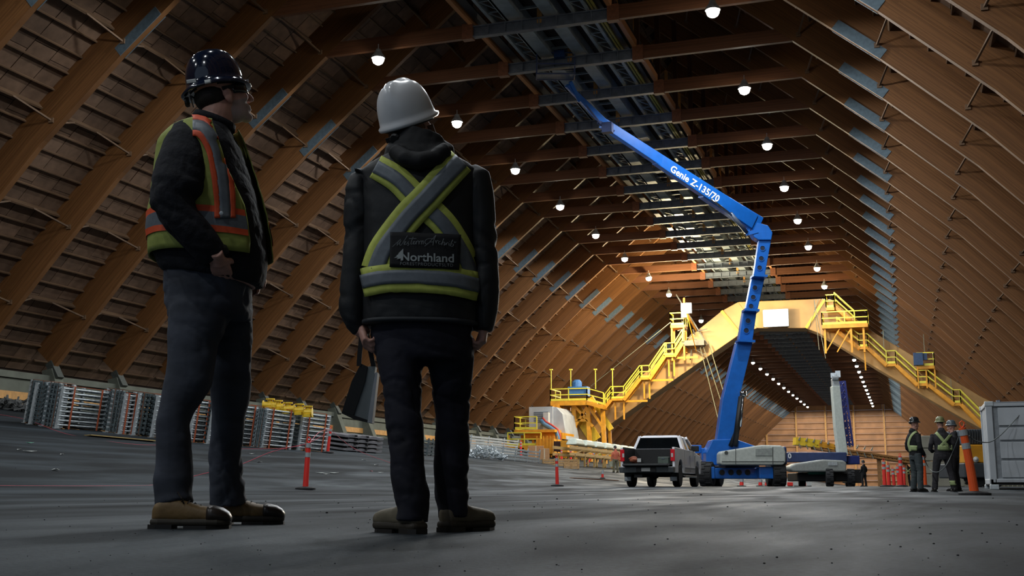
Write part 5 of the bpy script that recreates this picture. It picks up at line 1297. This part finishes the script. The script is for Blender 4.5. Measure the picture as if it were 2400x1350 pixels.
# vest: an open-fronted shell around the torso
def tor_at(y,TORL):
    for a,b in zip(TORL,TORL[1:]):
        if a[1]<=y<=b[1]:
            t=(y-a[1])/(b[1]-a[1]); return [a[i]*(1-t)+b[i]*t for i in range(5)]
    return list(TORL[-1][:5]) if y>TORL[-1][1] else list(TORL[0][:5])
def interp(tab,y):
    for a,b in zip(tab,tab[1:]):
        if a[0]<=y<=b[0]: t=(y-a[0])/(b[0]-a[0]); return a[1]*(1-t)+b[1]*t
    return tab[0][1] if y<tab[0][0] else tab[-1][1]
FE=[(285,500),(300,512),(350,533),(415,553),(465,575),(500,590),(540,597),(580,602),(610,600)]
def vest_rows(ys,infl,n=56,full=False):
    m_=MB(); rows=[]
    for y in ys:
        c,_,d,a,b=tor_at(y,TOR); s=mpp(c,y,d); A_=a*s+infl; B_=b+infl; xe=interp(FE,y); cs=max(-1,min(.985,(xe-c)*s/A_)); th0=math.acos(cs); th1=2*math.pi-math.acos(.985); row=[]
        sag=0
        for k in range(n):
            g=th0+(th1-th0)*k/(n-1); x=math.copysign(abs(math.cos(g))**(2/2.3),math.cos(g)); yv=math.copysign(abs(math.sin(g))**(2/2.3),math.sin(g))
            wob=.006*noise.noise(Vector((g*3,y*.03,0)))
            row.append(V(c,y,d)+RT*(A_+wob)*x-HD*(B_+wob)*yv-ZV*s*(3*math.sin(g*2)))
        rows.append(row)
    m_.add([p for r in rows for p in r],[(i*n+k,i*n+k+1,(i+1)*n+k+1,(i+1)*n+k) for i in range(len(rows)-1) for k in range(n-1)]); return m_
vm=vest_rows([300,306,314,322,332]+list(range(344,612,12)),.016); vest=obj('safety_vest',vm,HIVISA,A,smooth=True); md=vest.modifiers.new('t','SOLIDIFY'); md.thickness=.004; md.offset=1
for y0,y1,m,nm in((512,526,HVO,'orange_band'),(526,556,SILV,'silver_band'),(556,570,HVO,'orange_band')):
    b_=vest_rows([y0,(y0+y1)/2,y1],.024); o=obj(nm,b_,m,vest,smooth=True)
bvv=bvh_of(vest_rows([290,300,310,320,332]+list(range(344,612,12)),.018))
ST=[(452,302),(470,304),(487,322),(501,352),(510,392),(516,430),(520,470),(521,512)]
for sh,w_,m,nm in((12,13,HVO,'orange_stripe'),(-6,26,SILV,'silver_stripe'),(-24,12,HVO,'orange_stripe')):
    drape(bvv,ST,w_,.011,m,nm,vest,4.4,shift=sh,nc=4,step=8)
m_=MB(); limb(m_,[(470,280,4.5,40,.10),(478,290,4.5,52,.12)]) 
m_=MB(); p=V(519,500,4.31); m_.lathe(p,[(.008,0),(.008,-.004),(.003,-.005)],12,HD); obj('snap_button',m_,GALV,vest)
# shoulder yoke of the vest next to the collar
ym=MB(); rows=[]
for k in range(15):
    t=k/14; rows.append([])
    for j,(x0,y0,d0) in enumerate((((446,286,4.60)),((440,300,4.36)))): pass
sh_=[[V(435+4*j,293-1.5*j,4.62-.05*0) for j in range(3)]]
# strap over the near shoulder, from the back over the top to the chest
SP=[(436,296,4.46),(448,289,4.43),(464,292,4.40),(480,308,4.37)]
P_=[V(*p) for p in SP]
def band(u0,u1,off,m,name,par):
    q=MB(); rr=[]
    for i,p in enumerate(P_):
        t=(P_[min(i+1,len(P_)-1)]-P_[max(0,i-1)]).normalized(); s=(HD*.75+RT*.55+ZV*.25); s=(s-t*s.dot(t)).normalized(); n_=s.cross(t).normalized()
        if n_.z<0: n_=-n_
        rr.append([p+s*u0+n_*off,p+s*u1+n_*off,p+s*u1+n_*(off+.004),p+s*u0+n_*(off+.004)])
    q.rings(rr); o=obj(name,q,m,par,smooth=False,fixn=True); return o
band(-.035,.075,.0,HIVISA,'shoulder_strap',vest); band(-.012,.006,.006,HVO,'orange_stripe',vest); band(.006,.045,.007,SILV,'silver_stripe',vest)
ap=V(409,1178,4.36); boot(A,GH(362,4.33),RT,.287,BOOTT,V(405,1165,4.37),cap=mat('toe_cap_dark',(46,38,32),.35,var=.2))
boot(A,GH(500,4.80),RT+HD*.06,.292,BOOTT,V(533,1160,4.79),cap=MATS['toe_cap_dark'])
# ======================= the person in the white hard hat seen from behind
Bp=thing('person','person in a white hard hat with lime cross straps on a black jacket','person',V(985,1245,3.95)*1.0); Bp.location.z=0
d=4.0
TB=[(984,362,d,70,.085),(985,374,d,92,.10),(985,388,d,118,.115),(984,405,d,138,.125),(984,440,d,139,.135),(984,500,d,136,.14),(983,560,d,133,.142),(985,620,d,134,.145),(986,680,d,136,.15),(987,730,d,137,.152),(987,764,d,136,.15,2)]
tb=MB(); flat(tb,TB,n=40,e=2.5)
for px,s in((846,-1),(1122,1)): tb.ball(V(px+(6 if s<0 else -4),408,d),(.02,.08,.016))
me=fuse([tb],.009,3,fold=folds(.0055,4,8,12.)); bvb=bvh_of(me); jb=link('black_jacket',me,SHELLJ,Bp)
LS=[(870,400,d,20,.045),(858,420,d,38,.07),(850,450,d,41,.075),(845,500,d,40,.075),(842,560,d,37,.07),(838,620,d,36,.068),(832,680,d,37,.068),(829,725,d,36,.066),(834,758,d,30,.06),(846,782,d,19,.045)]
RS_=[(1100,396,d,20,.045),(1112,415,d,38,.07),(1116,450,d,40,.075),(1122,500,d,39,.075),(1129,560,d,38,.07),(1133,620,d,36,.068),(1136,680,d,34,.066),(1136,725,d,32,.064),(1134,758,d,27,.058),(1132,776,d,22,.05)]
for rs in(LS,RS_):
    q=MB(); limb(q,rs); me=fuse([q],.009,2,fold=folds(.014,5,9,3.3 if rs is LS else 8.1,fine=.08)); link('jacket_sleeve',me,SHELLJ,Bp)
m_=MB(); flat(m_,[(987,757,d,138.5,.1535,2),(987,766,d,138.5,.1535,2)],n=40,e=2.5); obj('jacket_hem',m_,mat('hem_dark_grey',(44,48,52),.7),jb,smooth=True)
# hood and standing collar
q=MB(); limb(q,[(984,372,d,76,.10),(984,350,d,70,.10),(987,322,d,58,.088),(990,312,d,54,.085)],e=2.2)
n=20
def ell(cx_,cy_,rx,rd,ry=0,dd=0): return [V(cx_+rx*math.cos(g),cy_+ry*max(0,-math.sin(g)),d+dd+rd*math.sin(g)) for g in [2*math.pi*i/n for i in range(n+1)]]
q2=MB(); q2.tube(ell(983,352,62,.085,8),.032,10); q3=MB(); q3.tube(ell(982,366,66,.10,14),.028,10); q4=MB(); q4.tube([V(925,352,d-.1),V(950,372,d-.13),V(985,380,d-.14),V(1020,370,d-.13),V(1046,350,d-.1)],[.03,.034,.036,.034,.03],10)
me=fuse([q,q2,q3,q4],.008,2,fold=folds(.008,6,12,2.2)); link('hood',me,mat('hood_black',(16,18,21),.75,var=.3,scale=14,bump=.2),Bp)
# straps
BT=[(1078,380,62),(1036,424,66),(998,466,68),(960,506,70),(927,549,70),(900,590,68),(884,634,66)]
B2_=[(882,392,56),(930,420,60),(970,460,62),(1006,492,62),(1040,526,60),(1068,568,58),(1090,610,54),(1100,640,50)]
def cross(pts,par_off,inner):
    a=drape(bvb,pts,66,.007+par_off,HIVIS,'lime_strap',Bp,3.9,nc=7)
    b=drape(bvb,[(p[0],p[1]) for p in pts],inner,.0105+par_off,SILV,'silver_tape',a or Bp,3.9,nc=5); return a
cross(B2_,0,30); cross(BT,.006,36)
bl=[(854,664),(900,655),(950,653),(1000,655),(1060,661),(1118,674)]
b0=drape(bvb,bl,66,.017,HIVIS,'lime_belt',Bp,3.9,nc=7,step=6); drape(bvb,[(x,y-3) for x,y in bl],32,.0205,SILV,'silver_tape',b0,3.9,nc=5,step=6)
# lettered patch
pt=drape(bvb,[(917,587),(960,588),(995,590),(1035,591),(1074,593)],82,.0225,mat('patch_black',(22,24,27),.8,var=.1),'name_patch',Bp,3.9,nc=9,step=8)
h0=bvb.ray_cast(CAM,ray(940,590).normalized())[0]; h1=bvb.ray_cast(CAM,ray(1050,590).normalized())[0]; hc=bvb.ray_cast(CAM,ray(995,560).normalized())[0]; hd_=bvb.ray_cast(CAM,ray(995,620).normalized())[0]
LET=mat('patch_lettering_grey',(170,178,178),.6,var=.0); LET2=mat('patch_lettering_dim',(120,126,128),.6,var=.0)
def on_patch(px,py,off=.029):
    h=bvb.ray_cast(CAM,ray(px,py).normalized()); r=ray(px,py).normalized(); return h[0]-r*off
def patch_text(s,px,py,w_px,h_px,m,name,bold=0,spacing=1,tilt=2.0):
    "lettering mapped glyph by glyph on the patch: x along the row of pixels, y up"
    cu=D.curves.new('txt','FONT'); cu.body=s; cu.size=1; cu.offset=bold; cu.space_character=spacing; cu.resolution_u=4; cu.extrude=0
    o=D.objects.new('txt',cu); COL.objects.link(o); bpy.context.view_layer.update(); me=D.meshes.new_from_object(o); D.objects.remove(o)
    xs=[v.co.x for v in me.vertices]; ys=[v.co.y for v in me.vertices]; x0,x1,y0,y1=min(xs),max(xs),min(ys),max(ys); w1=world_of(pt)
    for v in me.vertices:
        u=(v.co.x-x0)/(x1-x0); t=(v.co.y-y0)/(y1-y0); v.co=on_patch(px+u*w_px,py-t*h_px+u*w_px*math.tan(R(tilt)))-w1
    me.materials.clear(); me.materials.append(m); r=D.objects.new(name,me); COL.objects.link(r); r.parent=pt; return r
patch_text('Northland',939,611,125,20,LET,'lettering',bold=.02)
patch_text('FORESTPRODUCTSLTD',938,621,124,7.5,LET2,'lettering',bold=.005,spacing=1.15)
def stroke(mb,pts,w_):
    P=[on_patch(x,y,.0295) for (x,y),_ in smooth_line(pts,2)]; r=-FW
    for a,b in zip(P,P[1:]):
        t=(b-a); 
        if t.length<1e-6: continue
        s=t.normalized().cross(r).normalized()*w_/2; i=len(mb.v); mb.v+= [a-s,a+s,b+s,b-s]; mb.f.append((i,i+1,i+2,i+3))
sm=MB(); z=lambda x,y:(900+x/12,530+y/12)
S_=[[(235,580),(470,365)],[(470,365),(390,460),(365,545)],[(365,545),(440,460),(480,400)],[(480,400),(440,500),(470,540),(560,420),(660,265)],[(560,520),(600,470),(620,440),(590,430),(565,480),(575,525),(640,500),(690,430)],[(690,430),(665,470),(700,500),(680,540),(655,530)],[(820,300),(770,430),(755,500),(790,505)],[(700,350),(910,350)],[(800,500),(850,450),(860,420),(830,430),(820,480),(850,510),(900,460)],[(905,420),(900,510)],[(905,460),(950,410),(980,430)],[(985,420),(985,510)],[(990,450),(1040,410),(1060,440),(1050,510)],[(1060,450),(1095,405),(1105,440),(1100,510)],
[(1140,565),(1250,480),(1350,370),(1460,250)],[(1460,250),(1400,400),(1375,540)],[(1250,480),(1170,500),(1150,430),(1220,360),(1350,350),(1430,360)],[(1280,450),(1400,440)],[(1450,400),(1470,480)],[(1465,440),(1510,400),(1530,420)],[(1590,430),(1550,430),(1535,480),(1570,510),(1620,480)],[(1680,350),(1640,450),(1625,530)],[(1640,480),(1680,440),(1700,470),(1690,540),(1740,500)],[(1740,470),(1750,530)],[(1750,500),(1790,460),(1810,470)],[(1830,480),(1830,545),(1860,550)],[(1935,380),(1880,500),(1880,570),(1940,560),(1950,500),(1900,500)],[(1840,425),(1846,435)],[(1960,440),(2040,450)],[(2000,445),(1990,470)]]
for st in S_: stroke(sm,[z(*p) for p in st],.0022 if len(st)>2 else .0026)
obj('script_lettering',sm,LET2,pt)
tm=MB(); poly=[(540,630),(470,700),(400,770),(420,770),(340,840),(370,840),(280,890),(400,885),(350,930),(480,905),(480,960),(540,960)]
P=[on_patch(*z(*p),.0295) for p in poly]; tm.add(P,[tuple(range(len(P)))]); obj('tree_emblem',tm,LET,pt)
# trousers and boots
PB=[(987,745,d,118,.125),(988,790,d,119,.135),(992,825,d,114,.13),(996,850,d,106,.12)]
LL=[(942,800,3.98,62,.10),(940,840,3.97,57,.1),(939,872,3.96,50,.095),(943,915,3.95,47,.09),(945,958,3.94,43,.08),(949,1001,3.93,45,.08),(952,1044,3.92,44,.078),(954,1087,3.91,42,.075),(959,1130,3.9,42,.072),(966,1164,3.9,43,.074),(969,1190,3.9,38,.07),(966,1222,3.9,38,.07)]
RL=[(1050,800,4.02,60,.10),(1055,840,4.02,56,.1),(1057,872,4.03,51,.095),(1058,915,4.04,47,.09),(1060,958,4.05,42,.08),(1060,1001,4.05,40,.08),(1060,1044,4.06,42,.078),(1059,1087,4.06,43,.075),(1058,1130,4.07,40,.072),(1060,1164,4.07,42,.072),(1061,1188,4.07,37,.07),(1062,1214,4.07,36,.07)]
a=MB(); flat(a,PB); b=MB(); limb(b,LL); c=MB(); limb(c,RL)
me=fuse([a,b,c],.009,3,fold=folds(.012,6,13,6.6,fine=.1)); link('dark_trousers',me,DENIM2,Bp)
HB=V(964,304,4.05); bf=(RT*math.sin(R(26))+HD*math.cos(R(26))); pb=R(28); bfw=bf*math.cos(pb)+ZV*math.sin(pb); bup=(ZV*math.cos(pb)-bf*math.sin(pb)); bup=(bup-RT*.10).normalized()
hm,HMb,_,_=head_mb(HB,bfw,bup,.9)
nk=MB(); nk.tube([HB+HMb@Vector((-.02,0,-.03)),V(984,330,4.02),V(985,370,4.0)],[.055,.056,.07],16)
hL=hand_mb(V(846,766,3.99),V(854,790,3.97)-V(846,764,3.99),-RT,.92,.95,1); hR=hand_mb(V(1134,752,4.0),-ZV+RT*-.05,RT,.92,1.0,-1)
ex=[]
for f_ in(LL,RL): cc=f_[-1]; q=MB(); q.tube([V(cc[0],cc[1]-20,cc[2]),V(cc[0],cc[1]+18,cc[2])],[.032,.026],12); ex.append(q)
me=fuse([hm,nk,hL,hR,shrink(flat,TB,.84),shrink(limb,LS,.68),shrink(limb,RS_,.68),shrink(flat,PB[:-1],.8),shrink(limb,LL,.74),shrink(limb,RL,.74)]+ex,.0045,2); link('body',me,SKIN,Bp)
m_=MB(); m_.ball(HB+HMb@Vector((-.028,0,-.01)),(.078,.072,.08),HMb,nu=20,nv=14); m_.tube([HB+HMb@Vector((.0,-.078,.0)),HB+HMb@Vector((.0,-.082,-.05)),HB+HMb@Vector((-.01,-.08,-.09))],[.014,.013,.006],8); obj('hair',m_,HAIRB,Bp,smooth=True)
hw=helmet(Bp,V(958,287,4.03),bfw,bup,.118,.098,.150,.008,HATW,False)
m_=MB(); 
boot(Bp,GH(986,3.85),-RT*.60+HD*.8,.26,BOOTG,V(964,1195,3.92),laces=False,hs=.9); boot(Bp,GH(1040,4.01),RT*.60+HD*.8,.26,BOOTG,V(1062,1195,4.08),laces=False,hs=.9)
# ======================= tote bag hanging from the left hand
bg=thing('tote_bag','flat dark and grey tote bag held by the person in the white hard hat','bag',V(850,990,3.97))
db=3.97
m_=MB(); m_.prism([V(x,y,db) for x,y in((846,852),(861,859),(855,894),(828,974),(801,966),(824,894))],HD*.03); o=obj('front_panel',m_,mat('bag_black',(20,22,24),.7,var=.2),bg,fixn=True)
m_=MB(); m_.prism([V(x,y,db+.005) for x,y in((861,859),(880,859),(878,873),(864,987),(828,977),(855,894))],HD*.05); obj('side_gusset',m_,mat('bag_grey',(124,132,134),.6,var=.45,scale=3),bg,fixn=True)
m_=MB(); m_.prism([V(x,y,db-.004) for x,y in((879,873),(885,873),(872,992),(861,990))],HD*.06); o=obj('pale_edge',m_,mat('bag_edge',(172,176,182),.6),bg,fixn=True)
m_=MB(); m_.prism([V(x,y,db) for x,y in((801,965),(828,973),(864,985),(862,990),(826,981),(801,969))],HD*.05); obj('base_panel',m_,MATS['bag_black'],bg,fixn=True)
for pts in([(849,772,db),(846,800,db),(843,828,db),(841,858,db)],[(858,775,db+.02),(864,805,db+.02),(870,832,db+.02),(876,862,db+.02)]):
    m_=MB(); P=[V(*p) for p in pts]
    for a,b in zip(P,P[1:]): m_.beam(a,b,.003,.016,up=RT)
    obj('handle',m_,MATS['bag_black'],bg)
# ======================= background workers
def worker(name,label,px,d,h_px,face,hat,jacket,trous,vest=None,arms='down',hivis_leg=False,full=True,stance=.1,lean=0.,slope=False,scale=None):
    "face: heading of the body in the ground plane, as an angle from straight away (0) turning right (+)"
    g=GH(px,d) if not slope else G(px,slope); 
    if slope: d=(g-CAM).dot(HD)
    H_=h_px*mpp(px,1100,d); k=H_/1.86
    t=thing(name,label,'person',g); th=R(face); f=HD*math.cos(th)+RT*math.sin(th); r=f.cross(ZV)
    def W(x,y,z): return g+(r*x+f*y)*k+ZV*z*k
    def tb_(pts,rad,n=14,ex=1.): 
        q=MB(); P=[W(*p) for p in pts]; R_=[]
        for i,p in enumerate(P):
            tt=(P[min(i+1,len(P)-1)]-P[max(i-1,0)]).normalized(); sd=tt.cross(f); 
            if sd.length<.1: sd=r.copy()
            sd.normalize(); dp=sd.cross(tt).normalized(); a,b=rad[i] if isinstance(rad[i],tuple) else (rad[i],rad[i]); R_.append(ringpts(p,sd*a*k*ex,dp*b*k*ex,n))
        q.rings(R_); return q
    tors=([(0,0,.9),(0,.0,1.0),(0,-.01,1.15),(0,-.02,1.3),(0,-.02,1.42),(0,-.01,1.5),(0,0,1.55)],[(.19,.135),(.185,.14),(.19,.145),(.215,.145),(.21,.13),(.13,.1),(.075,.075)])
    legs=[]
    for s in(-1,1): legs.append(([(s*.09,0,.95),(s*(.10+stance*.3),.01,.75),(s*(.1+stance*.6),.025,.5),(s*(.1+stance*.8),0,.28),(s*(.1+stance),-.01,.07)],[.115,.1,.08,.078,.075]))
    arm=[]
    for s in(-1,1):
        if arms=='front': arm.append(([(s*.2,-.01,1.43),(s*.27,-.04,1.2),(s*.28,.02,1.07),(s*.2,.17,1.02),(s*.12,.24,1.04)],[.065,.062,.058,.05,.04]))
        elif arms=='pocket': arm.append(([(s*.2,-.01,1.43),(s*.28,-.05,1.22),(s*.3,-.04,1.1),(s*.25,.06,.98),(s*.2,.12,.92)],[.065,.065,.06,.052,.045]))
        else: arm.append(([(s*.2,-.01,1.43),(s*.265,-.02,1.25),(s*.285,0,1.1),(s*.29,.03,.95),(s*.28,.05,.86)],[.065,.06,.055,.05,.042]))
    vx=max(.012,.010*k)
    jm=fuse([tb_(*tors)]+[tb_(*a) for a in arm]+[tb_([(0,-.03,1.47),(0,-.05,1.54),(0,-.03,1.58)],[(.12,.1),(.1,.08),(.075,.07)])],vx,2,fold=folds(.008,4,9,px)); bv=bvh_of(jm); link('jacket',jm,jacket,t)
    tm_=fuse([tb_([(0,0,1.0),(0,0,.88),(0,0,.8)],[(.175,.13),(.18,.14),(.15,.12)])]+[tb_(*l) for l in legs],vx,2,fold=folds(.008,4,9,px+3)); bvl=bvh_of(tm_); link('trousers',tm_,trous,t)
    hO=W(0,.02,1.685); hm_,HM_,_,_=head_mb(hO,f+ZV*-.05,ZV,k)
    bb_=[hm_,tb_([(0,0,1.45),(0,0,1.66)],[.06,.055]),tb_(*tors,ex=.8)]+[tb_(*a,ex=.7) for a in arm]+[tb_(*l,ex=.7) for l in legs]
    for s,a in zip((-1,1),arm): P0=W(*a[0][-1]); P1=W(*a[0][-2]); bb_.append(hand_mb(P0,(P0-P1),r*s,k*1.1,.5,-s))
    link('body',fuse(bb_,.012,1),SKIN,t)
    for s in(-1,1):
        q=MB(); x=s*(.1+stance); q.rings([ringpts(W(x,y,z),r*w_*k,ZV*hh_*k,12,2.5) for y,z,w_,hh_ in((-.09,.06,.03,.04),(-.05,.06,.045,.055),(.05,.055,.048,.052),(.13,.045,.05,.042),(.18,.035,.03,.028))]); bo=obj('boot',q,BOOTD,t,smooth=True)
        q=MB(); q.box(W(x,.04,.012),(.1*k,.29*k,.024),Matrix((r,f,ZV)).transposed()); obj('sole',q,RUBBER,bo)
    helmet(t,hO+ZV*.075*k,f,ZV,.125*k,.108*k,.13*k,.03*k if full else .012,hat,full)
    return t,bv,bvl,W,d
HATK=mat('black_hard_hat',(34,36,38),.25,var=.3,scale=20,coat=.5); HATO=mat('olive_hard_hat',(120,124,84),.4,var=.1); HATG=mat('grey_hard_hat',(82,92,98),.3,var=.25,scale=18,coat=.5); COVER=mat('dark_coverall',(48,46,50),.85,var=.3,scale=10); GREYT=mat('grey_work_trousers',(66,74,76),.85,var=.2,scale=10); BLKF=mat('black_work_jacket',(22,22,25),.85,var=.3,scale=10)
HVD=mat('hi_vis_worn',(168,184,128),.7,var=.1); HVG=mat('vest_green_grey',(120,134,120),.7)
wt,bv,bl_,W,dd=worker('person','worker in a black hard hat at the left of the standing group',2150,29.3,172,78,HATK,BLKF,GREYT,arms='pocket',stance=.06)
for pts,w_ in(([(2134,1058),(2130,1040),(2136,1022),(2148,1012),(2160,1018)],5),([(2133,1050),(2142,1050),(2150,1051)],12),([(2160,1018),(2168,1035),(2172,1048)],4)):
    drape(bv,pts,w_,.012,HVD,'vest_strap',wt,29.3,nc=4,step=3,thick=.004)
wt,bv,bl_,W,dd=worker('person','worker in an olive hard hat with a lime cross on the back',2213,29.0,173,5,HATO,COVER,COVER,arms='front',stance=.14)
for pts,w_ in(([(2194,1014),(2205,1026),(2216,1040),(2226,1050)],7),([(2231,1014),(2222,1026),(2210,1040),(2200,1050)],7),([(2198,1049),(2214,1050),(2232,1049)],12)):
    drape(bv,pts,w_,.014,HVD,'cross_strap',wt,29.0,nc=4,step=3,thick=.004)
for pts in([(2203,1131),(2222,1131)],[(2226,1132),(2246,1132)]):
    q=drape(bl_,[(pts[0][0],pts[0][1]),(pts[1][0],pts[1][1])],11,.012,HVD,'ankle_band',wt,29.0,nc=4,step=2,thick=.004)
worker('person','worker in a grey hard hat half hidden behind the large orange delineator',2240,30.4,163,-50,HATG,COVER,COVER,arms='down',stance=.06)
wt,bv,bl_,W,dd=worker('person','distant worker with a small lime cross on the back, left of the standing group',2128,84,58,0,WHITEP,BLKF,BLKF,arms='down',stance=.06)
for pts in([(2122,1098),(2134,1110)],[(2134,1098),(2122,1110)],[(2121,1111),(2135,1111)]): drape(bv,pts,2.2,.05,HVD,'cross_strap',wt,84,nc=3,step=2,thick=.02)
worker('person','distant worker in dark clothes beside the second lift',2026,66,60,-30,BLACKP,BLKF,BLKF,arms='front',stance=.08)
wt,bv,bl_,W,dd=worker('person','small worker in an orange vest carrying a pale bucket, left of the truck',1443,75,62,-20,HATK,mat('orange_vest',(206,110,84),.8,var=.2),mat('khaki_trousers',(112,108,84),.85,var=.2),arms='down',stance=.05,slope=1108)
bk_=thing('bucket','pale bucket carried by the small worker left of the truck','bucket',W(-.34,.05,.42))
m_=MB(); m_.lathe((0,0,0),[(.13,0),(.17,.36),(.18,.37),(.16,.37)],16); put('pail',m_,mat('pail_pale',(170,172,150),.6),bk_); m_=MB(); m_.tube([(-.17,0,.36),(-.08,0,.52),(.08,0,.52),(.17,0,.36)],.012,6); put('handle',m_,STEEL,bk_)
